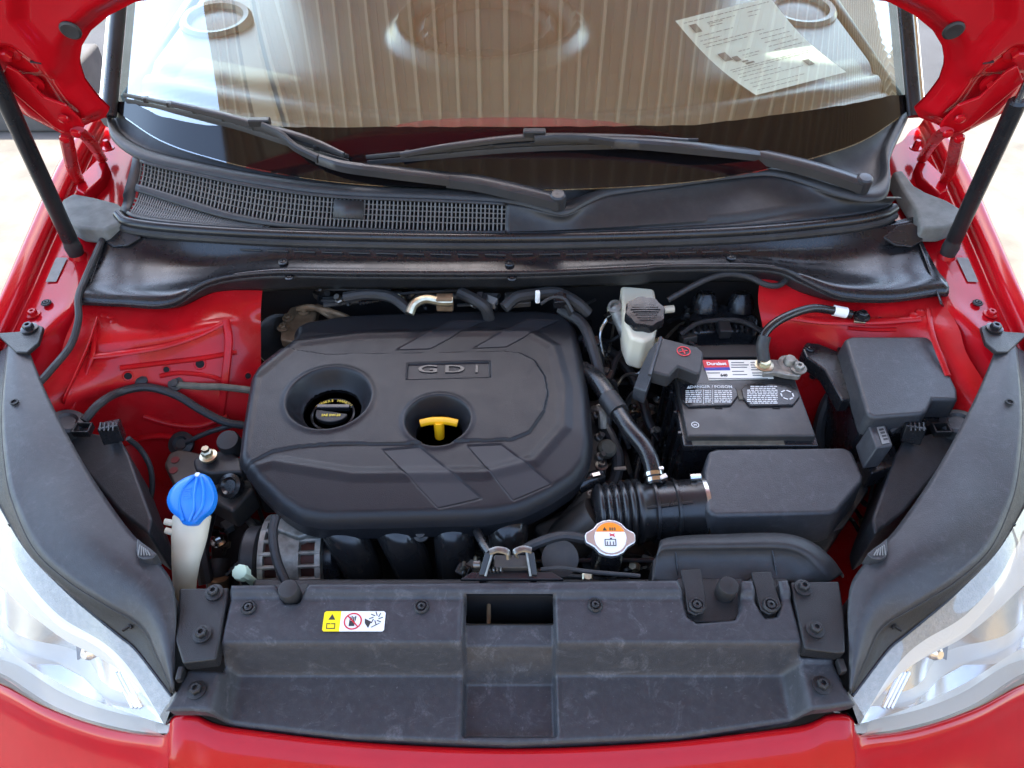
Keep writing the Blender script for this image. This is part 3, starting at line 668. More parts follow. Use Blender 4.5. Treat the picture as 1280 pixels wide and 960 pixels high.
band(.30, .06, .41, .31, 'ledge_rail'); band(.92, .92, 1.0, 1.0, 'upper_rail'); band(0, 0, .035, .06, 'lower_rail')
pl = [wpt(P(420, 250, 1.04)[0], .52), wpt(P(457, 250, 1.04)[0], .52), wpt(P(457, 250, 1.04)[0], .90), wpt(P(420, 250, 1.04)[0], .90)]
ob('blank_tab', ([tuple(p + np.array((0, -.003, .001))) for p in pl], [(0, 1, 2, 3)]), 'plastic_cowl', cowl, solid=.003)
# rubber seal
s0 = [(148, 268, 1.018), (165, 279, 1.016), (250, 288, 1.014), (400, 295, 1.012), (640, 298, 1.010), (900, 291, 1.012), (1040, 279, 1.014), (1100, 269, 1.016), (1118, 260, 1.018)]
ob('rubber_seal', tube([P(*q) for q in s0], .0095, 12, n=120), 'rubber_gloss', cowl)
ob('seal_flange', tube([P(a, b + 9, c - .012) for a, b, c in s0], .0085, 10, n=120), 'rubber', cowl)
gs = []
for i in range(22):
    a = 300 + i * 34; b = 318 - 6 * ((a - 640) / 340) ** 2; g = [P(a, b, .990), P(a + 26, b + (.8 if a < 640 else -.8), .990)]
    gs.append(tube(g, .0016, 6))
# washer nozzle pads and wiper pivot cover details
ob('pivot_recess', lathe([(.034, 0), (.030, .004), (.018, .003)], P(712, 246, 1.038), (0, -.2, 1), 24), 'plastic_cowl', cowl)
for q in ((186, 192), (192, 194), (198, 196)): ob('drain_slot', tube([P(*q, 1.064), P(q[0] + 5, q[1] + 3, 1.062)], .003, 6), 'void', cowl)

# cowl closing panel (glossy black, in front of the seal)
shield = thing('cowl_shield', 'glossy black plastic shield below the cowl seal', 'engine shield', (0, 1.1, .95))
r0 = [(128, 286, 1.000), (150, 287, 1.0), (250, 298, .998), (400, 306, .996), (640, 309, .994), (900, 302, .996), (1050, 288, 1.0), (1120, 276, 1.0), (1148, 270, 1.0)]
r1 = [(122, 312, .985), (160, 316, .985), (250, 318, .984), (400, 320, .984), (640, 322, .984), (900, 316, .984), (1020, 314, .984), (1110, 304, .985), (1158, 300, .985)]
r2 = [(114, 350, .978), (150, 352, .978), (235, 342, .982), (330, 333, .982), (420, 334, .981), (640, 335, .980), (795, 329, .981), (850, 328, .982), (960, 326, .982), (1030, 330, .982), (1110, 340, .978), (1166, 336, .978)]
r3 = [(106, 377, .972), (150, 379, .972), (212, 380, .972), (262, 352, .978), (335, 341, .979), (450, 342, .978), (640, 342, .977), (795, 336, .979), (830, 333, .980), (960, 334, .980), (1005, 350, .977), (1050, 370, .973), (1110, 374, .972), (1172, 366, .972)]
xs2 = np.linspace(P(112, 340, .98)[0], P(1168, 330, .98)[0], 180)
rr = [byx(r, xs2) for r in (r0, r1, r2, r3)]
rr[1] = [(x, y, z - .014 * math.exp(-((abs(x) - .56) / .10) ** 2)) for x, y, z in rr[1]]; rr[2] = [(x, y, z - .016 * math.exp(-((abs(x) - .56) / .10) ** 2)) for x, y, z in rr[2]]
r4 = [(x, y - .001, z - .006) for x, y, z in rr[3]]
r5l = [(106, 383, .958), (212, 391, .955), (330, 386, .93), (400, 373, .935), (500, 363, .935), (640, 358, .935), (760, 356, .935), (880, 366, .935), (985, 378, .94), (1060, 384, .955), (1172, 372, .958)]
r5 = byx(r5l, xs2); r5 = [(x, max(y, q[1] + .002), z) for (x, y, z), q in zip(r5, r4)]
r5 = [(q[0], q[1] + .012, z) for (x, y, z), q in zip(r5, r4)]
ob('shield_top', grid([list(q) for q in sheet(rr, 180, 6, world=True)[0:1]][0:0] or [rr[0], rr[1], rr[2], rr[3], r4]) if False else sheet(rr + [r4], 180, 5, world=True), 'plastic_gloss', shield, sharp=60, solid=.002)
ob('shield_face', sheet([r4, r5], 180, 4, world=True), 'plastic', shield, sharp=60, solid=.002)
ob('front_rib', tube([(x, y - .001, z + .001) for x, y, z in rr[3][::3]], .0022, 8, n=180), 'plastic', shield)
ob('slot_row', join(*gs), 'plastic', shield)
for a, b, z in ((142, 372, .974), (354, 328, .984), (637, 330, .984), (914, 322, .984), (1131, 362, .976), (362, 347, .972), (640, 348, .970)): clip(P(a, b, z), shield, .0085, 'plastic_gloss')
for s in (1, -1):
    ob('end_flap', prism([P(MX(q, s), r, z) for q, r, z in ((126, 300, .992), (128, 286, 1.004), (140, 278, 1.010), (158, 282, 1.006), (176, 296, 1.0), (160, 306, .994), (140, 308, .99))], .004), 'plastic_gloss', shield, bevel=.0015)
    ob('side_flap', sheet([[(MX(a, s), b, z) for a, b, z in r] for r in ([(132, 300, .99), (116, 345, .98), (104, 380, .972)], [(128, 302, .972), (111, 347, .962), (100, 384, .955)])], 20, 3), 'plastic_gloss', shield, solid=.002)
# foam blocks at the fender ends
for s, pts, lab in ((1, [(76, 250), (92, 241), (118, 246), (146, 253), (158, 262), (156, 275), (130, 287), (98, 284), (84, 276)], 'grey foam block beside the mesh grille end of the cowl'),
                    (-1, [(1116, 214), (1128, 212), (1144, 232), (1158, 240), (1184, 250), (1204, 262), (1202, 276), (1180, 284), (1152, 284), (1146, 262), (1130, 238)], 'torn grey foam block by the strut on the fuse box side')):
    o = ob('foam_block', prism(pp(pts, 1.018), .035), 'foam', bevel=.006, seg=3); tag(o, lab, 'foam', 'foam blocks at the cowl ends')

# ================================================================== WIPERS
def wiper(lab, piv, cov, arm, hook, blade, mid):
    w = thing('wiper', lab, 'wiper', P(*piv), 'windscreen wipers')
    A = [P(*q) for q in cov]
    n = len(A); L = []
    for i, p in enumerate(A):
        d = (A[min(i + 1, n - 1)] - A[max(i - 1, 0)]).normalized(); L.append((p, d.cross(Z3).normalized()))
    def strip(path, wd, th, seg=30):
        pts = cr([tuple(p) for p in path], seg); V, Fc = [], []
        wds = np.interp(np.linspace(0, 1, seg), np.linspace(0, 1, len(wd)), wd)
        for i, p in enumerate(pts):
            d = Vector(pts[min(i + 1, seg - 1)] - pts[max(i - 1, 0)]).normalized(); sd_ = d.cross(Z3).normalized(); p = Vector(p); k = wds[i] / 2
            V += [p - sd_ * k - Z3 * th, p - sd_ * k * .92, p - sd_ * k * .45 + Z3 * th * .35, p + sd_ * k * .45 + Z3 * th * .35, p + sd_ * k * .92, p + sd_ * k - Z3 * th]
        for i in range(seg - 1):
            for k in range(6): Fc.append((i * 6 + k, i * 6 + (k + 1) % 6, (i + 1) * 6 + (k + 1) % 6, (i + 1) * 6 + k))
        Fc += [tuple(range(6)), tuple(range(seg * 6 - 6, seg * 6))[::-1]]; return V, Fc
    ob('arm_head', strip(A, [.030, .033, .032, .031], .015), 'arm_grey', w, sharp=40)
    ob('arm', strip([(P(*q) if i == 0 else GP(q[0], q[1], .030)) for i, q in enumerate(arm)], [.030, .027, .020, .014], .012), 'arm_grey', w, sharp=40)
    ob('hook', strip([GP(q[0], q[1], .034) for q in hook], [.014, .012, .010], .009), 'plastic', w, sharp=40)
    ob('pivot_cap', lathe([(.015, -.016), (.0155, .004), (.014, .010), (.011, .0125), (.003, .013)], P(*piv), (.0, -.15, 1), 28), 'arm_grey', w)
    B = [GP(q[0], q[1], .010) for q in blade]
    ob('blade_rubber', strip([b - Z3 * .006 for b in B], [.003, .005, .005, .003], .008, 40), 'rubber', w)
    sp = ob('blade_frame', strip([b + Z3 * .006 for b in B], [.004, .010, .012, .012, .010, .004], .005, 40), 'plastic', w)
    M_ = [GP(q[0], q[1], .024) for q in mid]
    ob('blade_bridge', strip(M_, [.008, .015, .016, .015, .008], .006, 30), 'arm_grey', w)
    pts = cr([tuple(b) for b in B], 9)
    for p in pts[1:-1]: ob('claw', box(Vector(p) + Z3 * .003, (.010, .012, .010)), 'plastic', w, bevel=.002)
    m_ = Vector(M_[len(M_) // 2]); ob('coupler', box(m_ + Z3 * .004, (.040, .016, .014)), 'plastic', w, bevel=.003)
wiper('short-reaching black wiper pivoting beside the cowl centre notch', (697, 249, 1.070), [(700, 249, 1.072), (650, 236, 1.082), (600, 225, 1.085), (560, 220, 1.085)],
      [(562, 220, 1.086), (480, 211, 1.088), (430, 205, 1.092), (395, 195, 1.100)], [(398, 196, 1.100), (370, 182, 1.108), (350, 165, 1.118), (328, 155, 1.126)],
      [(156, 121, 1.125), (230, 136, 1.122), (310, 158, 1.112), (380, 181, 1.100), (436, 198, 1.088)], [(215, 128, 1.126), (270, 140, 1.124), (325, 155, 1.120), (385, 172, 1.112), (430, 192, 1.098)])
wiper('long black wiper pivoting near the strut on the fuse box side', (1079, 228, 1.072), [(1080, 228, 1.074), (1030, 211, 1.084), (985, 199, 1.088), (945, 190, 1.090)],
      [(947, 190, 1.091), (880, 183, 1.094), (820, 178, 1.098), (765, 175, 1.102)], [(768, 175, 1.102), (735, 171, 1.106), (700, 170, 1.108), (668, 172, 1.106)],
      [(458, 199, 1.086), (540, 191, 1.090), (640, 182, 1.093), (760, 178, 1.096), (872, 178, 1.100)], [(500, 192, 1.092), (580, 178, 1.100), (668, 169, 1.106), (780, 170, 1.106), (860, 175, 1.104)])

# ================================================================== ENGINE COVER
ZC = .905
ec = thing('engine_cover', 'large black engine cover with two round wells and diagonal ribs', 'engine cover', (P(520, 520, ZC).x, P(520, 520, ZC).y, .84))
oc = [(299, 583), (303, 545), (314, 478), (322, 462), (368, 425), (366, 412), (384, 402), (440, 394), (560, 389), (690, 388), (708, 392), (719, 404), (726, 430), (738, 500), (742, 556), (738, 582), (722, 604), (690, 626), (652, 644), (612, 652), (500, 655), (405, 657), (372, 651), (345, 634), (318, 608)]
oc = [P2(a, b, .882) for a, b in oc]
octl = []
for i in range(len(oc)):      # rounded corners
    a, b, c = np.array(oc[i - 1]), np.array(oc[i]), np.array(oc[(i + 1) % len(oc)])
    la_ = min(.012, np.linalg.norm(a - b) * .45); lc_ = min(.012, np.linalg.norm(c - b) * .45)
    p = b + (a - b) / np.linalg.norm(a - b) * la_; q = b + (c - b) / np.linalg.norm(c - b) * lc_
    for t in np.linspace(0, 1, 6): octl.append(tuple((1 - t) ** 2 * p + 2 * t * (1 - t) * b + t * t * q))
def Q2(pts, z=ZC): return [P2(a, b, z) for a, b in pts]
plateau = Q2([(290, 586), (300, 583), (340, 562), (372, 556), (410, 553), (510, 552), (578, 549), (640, 547), (662, 538), (680, 512), (685, 490), (681, 468), (668, 448), (650, 439), (630, 437), (408, 441), (362, 434), (320, 430), (290, 480)])
well1, R1o, R1i = P2(411, 496, ZC), .070, .047; hole1 = P2(412, 507, .875)
well2, R2o, R2i = P2(547, 523, ZC), .053, .037; hole2 = P2(547, 536, .87)
plate = Q2([(509, 453), (612, 450), (613, 470), (508, 473)])
slashes = [Q2([(494, 434), (537, 432.5), (606, 396), (565, 396)]), Q2([(591, 432), (633, 430), (699, 394), (660, 394)]),
           Q2([(478, 563), (524, 559), (602, 622), (548, 634)], .897), Q2([(584, 558), (626, 556), (690, 604), (642, 624)], .897)]
yF = P2(640, 580, .9)[1]; yE = P2(640, 640, .89)[1]; yB = P2(640, 437, ZC)[1]; yBB = P2(640, 395, .89)[1]
shoulder = Q2([(296, 586), (340, 574), (440, 590), (605, 588), (668, 572), (705, 530), (706, 480), (692, 430), (660, 412), (560, 412), (450, 415), (372, 425), (316, 470)])
def cz(X, Y, D):
    z = np.full(X.shape, ZC - .006)
    z = z + .0042 * inside_s(X, Y, plateau, .0014)
    d, i, _, _ = sdist(X, Y, shoulder); out = np.where(i, 0, d)
    z = z - .11 * np.clip(out, 0, .2) * .9 + .0025 * sm(.016, 0, d)
    z = z - .020 * (1 - np.clip(D / .020, 0, 1)) ** 2.4
    for s in slashes: z = z - .0019 * inside_s(X, Y, s, .0013)
    z = z - .0035 * inside_s(X, Y, plate, .0018)
    for (cx, cy), ro, ri, dep in ((well1, R1o, R1i, .034), (well2, R2o, R2i, .040)):
        r = np.hypot(X - cx, Y - cy); z = z + .0022 * np.exp(-((r - ro) / .006) ** 2) - dep * sm(ro, ri - .004, r) ** .8
    return z
def chole(X, Y): return (np.hypot(X - well1[0], Y - well1[1]) < R1i) | (np.hypot(X - well2[0], Y - well2[1]) < R2i)
ob('cover_shell', hfield(octl, cz, .0017, chole, skirt=.030, tuck=.012), 'plastic_cover', ec, sharp=50)
for k_, sg in enumerate(slashes):
    c_ = np.mean(np.array(sg), 0); sg2 = [tuple(c_ + (np.array(q) - c_) * .955) for q in sg]
    ob('band_inlay', hfield(sg2, lambda X, Y, D: cz(X, Y, np.full(X.shape, 1.0) if k_ > 1 else sdist(X, Y, octl)[0]) + .0009, .004), 'plastic_band', ec, sharp=60)
ob('emblem_letters', join(text_geo('G', .025, P(535, 462, ZC - .0048), X3, Y3, .0014, .0003, wide=2.0), text_geo('D', .025, P(568, 462, ZC - .0048), X3, Y3, .0014, .0003, wide=2.0), text_geo('I', .025, P(596, 462, ZC - .0048), X3, Y3, .0014, .0003, wide=1.4)), 'plastic_gloss', ec, smooth=False)
fr_ = [tuple((*p, ZC - .0025)) for p in poly(plate + [plate[0]], 60)]
ob('emblem_rim', tube(fr_, .0008, 6, n=60, smooth=False), 'plastic_cover', ec)
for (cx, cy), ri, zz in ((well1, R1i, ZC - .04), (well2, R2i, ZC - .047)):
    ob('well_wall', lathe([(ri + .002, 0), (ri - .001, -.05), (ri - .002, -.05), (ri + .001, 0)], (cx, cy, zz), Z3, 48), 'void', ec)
ob('faded_stamp', tube([P(475, 404, .8935), P(488, 402, .8935)], .006, 8, flat=.12), 'carbon', ec)

# engine block beneath, oil cap, dipstick
eng = thing('engine', 'dark grimy engine under the engine cover', 'engine', (-.1, .8, .45))
ob('cam_cover', prism(pp([(335, 470), (372, 430), (700, 420), (722, 560), (650, 625), (370, 630), (330, 590)], .835), .12), 'grime', eng, bevel=.015)
ob('block', prism(pp([(345, 480), (380, 420), (700, 420), (730, 560), (660, 660), (380, 665), (340, 600)], .73), .33), 'black', eng, bevel=.02)
cap = thing('oil_cap', 'round black oil filler cap with yellow lettering in the larger well', 'oil cap', P(413, 503, .845))
c0 = Vector((well1[0], well1[1] - .002, .852))
ob('cap_body', lathe([(.042, -.01), (.042, .006), (.039, .012), (.034, .014), (.031, .012), (.004, .012)], c0, Z3, 40), 'plastic_gloss', cap)
ob('grip', prism([c0 + Vector((.027 * math.cos(a), .004 + .0 + (-.010 if math.sin(a) < 0 else 0) + .006 * math.sin(a) * 0 + (.0 if math.sin(a) >= 0 else .018 * math.sin(a)), .021)) for a in np.linspace(math.pi, 2 * math.pi, 14)], .010), 'plastic', cap, bevel=.002)
ob('grip_bar', box(c0 + Vector((0, .011, .016)), (.056, .009, .012)), 'plastic_gloss', cap, bevel=.002)
let = []
word = 'OWNERS MANUAL'
for i, ch in enumerate(word):
    a = R(146) - R(112) * i / (len(word) - 1); p = c0 + Vector((.0335 * math.cos(a), .0335 * math.sin(a) * .80 + .003, .0135)); xd = Vector((math.sin(a), -math.cos(a), 0))
    if ch != ' ': let.append(text_geo(ch, .0075, p, xd, Z3.cross(xd), .0004, .0001))
let.append(text_geo('SAE 5W-20', .0066, c0 + Vector((0, -.010, .0215)), X3, Y3, .0004, .00012))
ob('lettering', join(*let), 'print_yellow', cap, smooth=False)
dip = thing('dipstick', 'yellow T-handle dipstick in the smaller well', 'dipstick', P(547, 540, .85))
hd = Vector((well2[0] + .0, well2[1] + .012, .878))
hb = cr([tuple(hd + Vector((x, -.003 * (x / .03) ** 2, .008 - .003 * (x / .03) ** 2))) for x in (-.03, -.015, 0, .015, .03)], 14)
ob('handle', tube(hb, .0062, 10, n=14, flat=1.0), 'yellow', dip)
ob('stem', lathe([(.0075, -.040), (.0085, -.004), (.008, .004)], hd + Vector((0, -.004, .004)), (0, .25, 1), 16), 'yellow', dip)
ob('tube_top', lathe([(.014, -.05), (.014, -.012), (.010, -.010)], hd + Vector((0, -.014, -.03)), Z3, 20), 'rubber', dip)

# ================================================================== FRONT COVER (over the radiator)
fc = thing('radiator_cover', 'wide dusty black plastic cover across the front with a square centre slot', 'cover', (0, .42, .82))
ZT, ZL = .897, .838
yr = P2(640, 728, .905)[1]; ys0 = P2(640, 742, .905)[1]; ys1 = P2(640, 747, ZT)[1]; yk = P2(640, 804, ZT)[1]; yl = P2(640, 842, ZL)[1]
fo = [(290, 733, .9), (345, 732, .9), (349, 740, .9), (356, 752, .9), (372, 752, .9), (381, 740, .9), (386, 729, .905), (640, 727, .905), (848, 724, .905), (854, 745, .9), (860, 768, .9), (872, 776, .9), (920, 772, .9), (926, 760, .9), (926, 727, .9), (940, 727, .9), (946, 752, .9), (958, 770, .9), (972, 768, .9), (978, 752, .9), (972, 727, .9), (984, 726, .9), (1004, 815, .888), (1044, 820, .878), (1056, 856, .868), (1069, 881, .862),
      (1035, 886, .862), (1012, 893, .848), (980, 903, .832), (850, 923, .827), (640, 933, .825), (440, 924, .827), (300, 907, .832), (262, 899, .838), (244, 890, .858), (207, 889, .862), (220, 862, .868), (231, 832, .878), (272, 829, .888)]
fo = [P2(*q) for q in fo]
sl = P2(580, 800, .88)[0], P2(694, 800, .88)[0]
def fz(X, Y, D):
    z = np.interp(Y, [.2, yl - .03, yl, yl + .012, yk - .010, yk, yk + .008, ys1, ys1 + .003, ys0, yr + .02], [ZL - .012, ZL - .003, ZL, ZL + .010, ZT - .006, ZT - .001, ZT, ZT, ZT + .008, ZT + .009, ZT + .009])
    yy = np.linspace(.15, .65, 1500); zz = np.interp(yy, [.2, yl - .03, yl, yk, ys1, ys1 + .004, ys0, yr + .02], [ZL - .012, ZL - .003, ZL, ZT - .001, ZT, ZT + .008, ZT + .009, ZT + .009]); kk = np.hanning(43); kk /= kk.sum(); zz = np.convolve(np.pad(zz, 21, mode='edge'), kk, 'valid'); z = np.interp(Y, yy, zz)
    pad = sm(P2(292, 860, .86)[0], P2(268, 860, .86)[0], X) + sm(P2(984, 860, .86)[0], P2(1010, 860, .86)[0], X)
    z = np.where(pad > 0, z * (1 - pad) + pad * np.maximum(z, np.interp(Y, [.25, yl, yk, yk + .02], [.860, .868, .884, ZT])), z)
    sx = np.minimum(X - sl[0], sl[1] - X); inn = sm(-.0015, .0025, sx) * sm(P2(640, 928, .82)[1], P2(640, 922, .82)[1], Y)*1.0
    inn = sm(-.0015, .0025, sx) * sm(P2(640, 927, .815)[1] - .002, P2(640, 923, .815)[1] + .002, Y) * (Y < ys0)
    zs = np.interp(Y, [.2, P2(640, 856, .818)[1], P2(640, 808, .872)[1], P2(640, 780, .880)[1], 1], [.812, .818, .872, .880, .880])
    z = z * (1 - inn) + inn * np.minimum(zs, z - .004)
    rimd = np.abs(sx); z = z + .0012 * np.exp(-((sx + .004) / .0025) ** 2) * (Y < ys0) * (Y > P2(640, 930, .825)[1])
    z = z - .004 * (1 - np.clip(D / .004, 0, 1)) ** 2
    return z
yh0 = P2(640, 779, .88)[1]; yh1 = P2(640, 745, .90)[1]
def fhole(X, Y): return (X > sl[0] + .003) & (X < sl[1] - .003) & (Y > yh0) & (Y < yh1)
ob('cover_panel', hfield(fo, fz, .0021, fhole, skirt=.014, tuck=.004), 'plastic_dusty', fc, sharp=60)
ob('slot_well', grid([[(sl[0] + .002, yh0 - .003, .884), (sl[1] - .002, yh0 - .003, .884)], [(sl[0] + .002, yh0 + .004, .70), (sl[1] - .002, yh0 + .004, .70)]]), 'black', fc)
ob('slot_rear', box(((sl[0] + sl[1]) / 2, yh1 + .008, .83), (sl[1] - sl[0], .004, .12)), 'black', fc)
ob('support_rod', cyl(P(611, 747, .865), P(611, 790, .865), .0028, 10), 'rusty', fc)
for a, b in ((311, 760), (527, 759), (744, 757)): clip(P(a, b, ZT + .001), fc, .0098, 'plastic')
for s in (1, -1):
    pts = [(224, 735), (286, 734), (270, 824), (228, 829), (219, 800), (222, 770)]
    if s < 0: pts = [(988, 727), (1049, 726), (1056, 768), (1057, 815), (1047, 816), (1006, 811)]
    br = ob('side_bracket', prism(pp(pts, .900), .022), 'plastic', fc, bevel=.003, seg=3)
    for a, b, z in (((268, 741, .901), (253, 793, .901), (246, 863, .868)) if s > 0 else ((1004, 735, .901), (1019, 787, .901), (1027, 857, .870))): bolt(P(a, b, z), fc, .0075, 'plastic')
    ob('corner_tab', prism(pp([(222, 832), (230, 832), (226, 848), (218, 850)] if s > 0 else [(1046, 822), (1055, 822), (1060, 838), (1052, 840)], .885), .012), 'plastic', fc, bevel=.002)
for a, b in ((364, 743), (907, 739)):
    ob('rubber_stop', lathe([(.0125, -.02), (.0135, .006), (.0135, .016), (.012, .019), (.010, .0195)], P(a, b, .895), (0, -.1, 1), 28), 'rubber', fc)
ob('stop_recess', prism(pp([(846, 722), (930, 722), (930, 778), (852, 778)], .886), .01), 'plastic', fc, bevel=.003)
ob('stop_recess', prism(pp([(343, 730), (386, 728), (384, 756), (346, 756)], .886), .01), 'plastic', fc, bevel=.003)
ob('stop_recess', prism(pp([(936, 722), (985, 722), (984, 774), (945, 774)], .886), .01), 'plastic', fc, bevel=.003)
# warning label
wl = thing('warning_label', 'yellow and white fan warning label on the front cover', 'label', P(442, 777, ZT))
def lp(px, py, k): return P(px, py, ZT + .0012 + k)
ob('white_field', prism([lp(a, b, 0) for a, b in ((427, 764), (480, 764), (482, 766), (480, 787), (478, 789), (424, 789))], .0008), 'white', wl, smooth=False)
ob('yellow_field', prism([lp(a, b, 0) for a, b in ((408, 764), (427, 764), (424, 789), (404, 789), (402.5, 787), (405.5, 766))], .0008), 'yellow_label', wl, smooth=False)
ob('warning_triangle', join(prism([lp(a, b, .0003) for a, b in ((415.5, 767.5), (419, 774.5), (410.5, 774.5))], .0003), *[prism([lp(a, b, .0003) for a, b in q], .0003) for q in (((408, 779), (413, 779), (413, 780), (409, 780)), ((414, 779), (419, 779), (418.5, 780), (414, 780)), ((408, 779), (409, 779), (408.5, 786), (407.5, 786)), ((418, 779), (419, 779), (418.5, 786), (417.5, 786)), ((407.5, 785), (418.5, 785), (418.5, 786), (407.5, 786)))]), 'ink_dark', wl, smooth=False)
cc = lp(441, 776.5, .0004); 
ob('prohibition_ring', join(lathe([(.0115, 0), (.0115, .0002), (.0098, .0002), (.0098, 0)], cc, Z3, 32, cap=False), box(cc + Vector((0, 0, .0001)), (.021, .0016, .0002), R(-45))), 'red_print', wl, smooth=False)
ob('hand_symbol', join(box(cc + Vector((-.001, -.003, -.0001)), (.007, .007, .0002)), *[box(cc + Vector((-.0038 + .0022 * i, .003 + .001 * (i % 2), -.0001)), (.0014, .006, .0002)) for i in range(4)]), 'ink_dark', wl, smooth=False)
fc2 = lp(470, 772.5, .0003); gg = [prism([lp(a, b, .0003) for a, b in ((456, 773), (464, 777), (460, 785), (456, 779))], .0003)]
for i in range(8):
    a = i * math.pi / 4; gg.append(box(fc2 + Vector((.006 * math.cos(a), .006 * math.sin(a), 0)), (.006, .0012, .0002), a + .4))
gg += [box(lp(466 + 2 * i, 783 - i, .0003), (.005, .0010, .0002), .5) for i in range(4)]
ob('fan_symbol', join(*gg), 'ink_dark', wl, smooth=False)

# ================================================================== HEADLIGHTS
def headlight(s, lab):
    def T(r): return [Vector((p.x * s, p.y, p.z)) for p in (P(*q) for q in r)]
    A = [(28, 418, .965), (60, 495, .958), (105, 580, .948), (155, 655, .938), (188, 692, .930), (214, 726, .918), (220, 760, .908), (219, 800, .896), (217, 862, .870)]
    B = [(11, 432, .968), (3, 515, .962), (8, 590, .956), (20, 637, .950), (45, 688, .942), (86, 726, .932), (130, 754, .920), (177, 783, .900), (196, 818, .885), (217, 864, .868)]
    B2 = [(a - 3, b + 4, c - .005) for a, b, c in B]
    C = [(-46, 440, .955), (-38, 530, .950), (-20, 590, .942), (8, 645, .932), (38, 692, .922), (86, 741, .908), (117, 768, .897), (151, 796, .884), (172, 814, .876), (215, 870, .862)]
    D = [(-80, 500, .925), (-56, 600, .915), (-20, 655, .908), (0, 688, .902), (24, 730, .893), (65, 775, .880), (113, 804, .868), (140, 826, .860), (165, 859, .850), (197, 914, .832)]
    E = [(-150, 610, .82), (-105, 715, .800), (-55, 765, .79), (-15, 792, .785), (20, 815, .785), (70, 846, .790), (118, 873, .800), (150, 890, .812), (175, 905, .820), (200, 917, .828)]
    Lw = [(-170, 740, .68), (-110, 790, .68), (-55, 826, .695), (0, 846, .716), (51, 879, .742), (90, 897, .758), (125, 908, .772), (160, 916, .790), (185, 919, .803), (206, 920, .818)]
    h = thing('headlight', lab, 'headlight', (s * P(60, 700, .8).x, P(60, 700, .8).y, .65), 'the two headlights')
    a = T(A); b = T(B); b2 = T(B2); c = T(C); d = T(D); e = T(E); l = T(Lw)
    low = [p + Vector((-.012 * s, .004, -.10)) for p in a]
    mid1 = [(p * .5 + q * .5 + Z3 * .004) for p, q in zip(cr([tuple(x) for x in a], 10), cr([tuple(x) for x in b], 10)) for p, q in ((Vector(p), Vector(q)),)]
    nm_ = len(mid1); mid1 = [p + (Z3 * .010 + X3 * .012 * s) * max(0, min(1, (i - 4) / 2)) * (1 - max(0, i - 7) / 2.2) for i, p in enumerate(mid1)]
    ob('housing_top', sheet([a, mid1, b], 70, 6, world=True), 'plastic_house', h, sharp=70, solid=.003)
    ob('housing_side', sheet([low, [p + Vector((-.003 * s, 0, -.006)) for p in a], a], 70, 3, world=True), 'plastic_house', h, sharp=70)
    ob('flange', sheet([b, b2, c], 70, 4, world=True), 'plastic', h, sharp=50, solid=.003)
    ob('seam', tube([p + Z3 * .001 for p in c], .0022, 8, n=80), 'plastic_gloss', h)
    inw = Vector((.3 * s, .75, -.6)).normalized()
    ob('lens', sheet([c, d, e, l], 80, 8, world=True), 'lens_glass', h, sharp=80)
    ob('trim_strip', sheet([[p + inw * .008 for p in c], [p + inw * .012 for p in d]], 80, 4, world=True), 'strip_silver', h)
    d_r, e_r, l_r = ([Vector(q) for q in cr([tuple(x) for x in r], 40)] for r in (d, e, l))
    wd = [.62 - .34 * (i / 39) ** 1.5 for i in range(40)]
    ex = [p + inw * .014 for p in d_r]
    mid_ = [x * (1 - k) + y * k + inw * .016 for x, y, k in zip(d_r, e_r, wd)]
    mid2 = [p + inw * .030 for p in mid_]
    ob('upper_trim', sheet([ex, mid_], 80, 6, world=True), 'glare_white', h, sharp=80)
    ob('trim_edge', sheet([mid_, mid2], 80, 3, world=True), 'chrome', h, sharp=80)
    deep = [x * .8 + y * .2 + inw * (.05 + .015 * math.sin(i * .55)) for i, (x, y) in enumerate(zip(e_r, l_r))]
    ob('reflector_bowl', sheet([mid2, deep], 80, 6, world=True), 'reflector', h, sharp=80)
    ob('lower_reflector', sheet([deep, [p + inw * .03 + Z3 * .006 for p in l_r]], 80, 6, world=True), 'glare_white', h, sharp=80)  # reflector coloured white for the brightness it would mirror
    ob('lower_trim', sheet([[p + inw * .03 + Z3 * .006 for p in l_r], [p + inw * .006 for p in l_r]], 80, 4, world=True), 'glare_white', h, sharp=80)
    def ip(px, py, z, k=.03): v = P(px, py, z); v.x *= s; return v + inw * k
    ob('bulb_shade', join(([ip(72, 812, .80), ip(92, 826, .80), ip(74, 838, .79)], [(0, 1, 2)]), ([ip(92, 826, .80), ip(112, 816, .81), ip(108, 842, .80)], [(0, 1, 2)])), 'shade_grey', h, smooth=False, solid=.002)
    ob('bulb_tip', lathe([(.012, -.01), (.011, .006), (.006, .012)], ip(92, 826, .80, .028), -inw, 20), 'chrome', h)
    ob('reflector_divider', sheet([[(p + inw * .020) for p in [x * .45 + y * .55 for x, y in zip(e_r, l_r)]], [(p + inw * .045) for p in [x * .5 + y * .5 for x, y in zip(e_r, l_r)]]], 60, 3, world=True), 'chrome', h)
    for k in range(3):
        q0 = P(132 + 5 * k, 848, .825); q1 = P(156 + 5 * k, 892, .812); q0.x *= s; q1.x *= s
        ob('inner_rib', tube([q0 + inw * .016, q1 + inw * .014], .003, 8), 'chrome', h)
    # moulded features on the housing
    t0 = P(172, 675, .9395); t0.x *= s; tp = P(176, 668, .94); 
    tear = [(171, 672), (178, 678), (188, 685), (196, 692), (190, 698), (180, 699), (172, 696), (170, 686)]
    tt = []
    for q in tear: v = P(*q, .945); v.x *= s; tt.append(v)
    ob('air_vent', prism(tt, .025), 'plastic_house', h, bevel=.002)
    rr_ = []
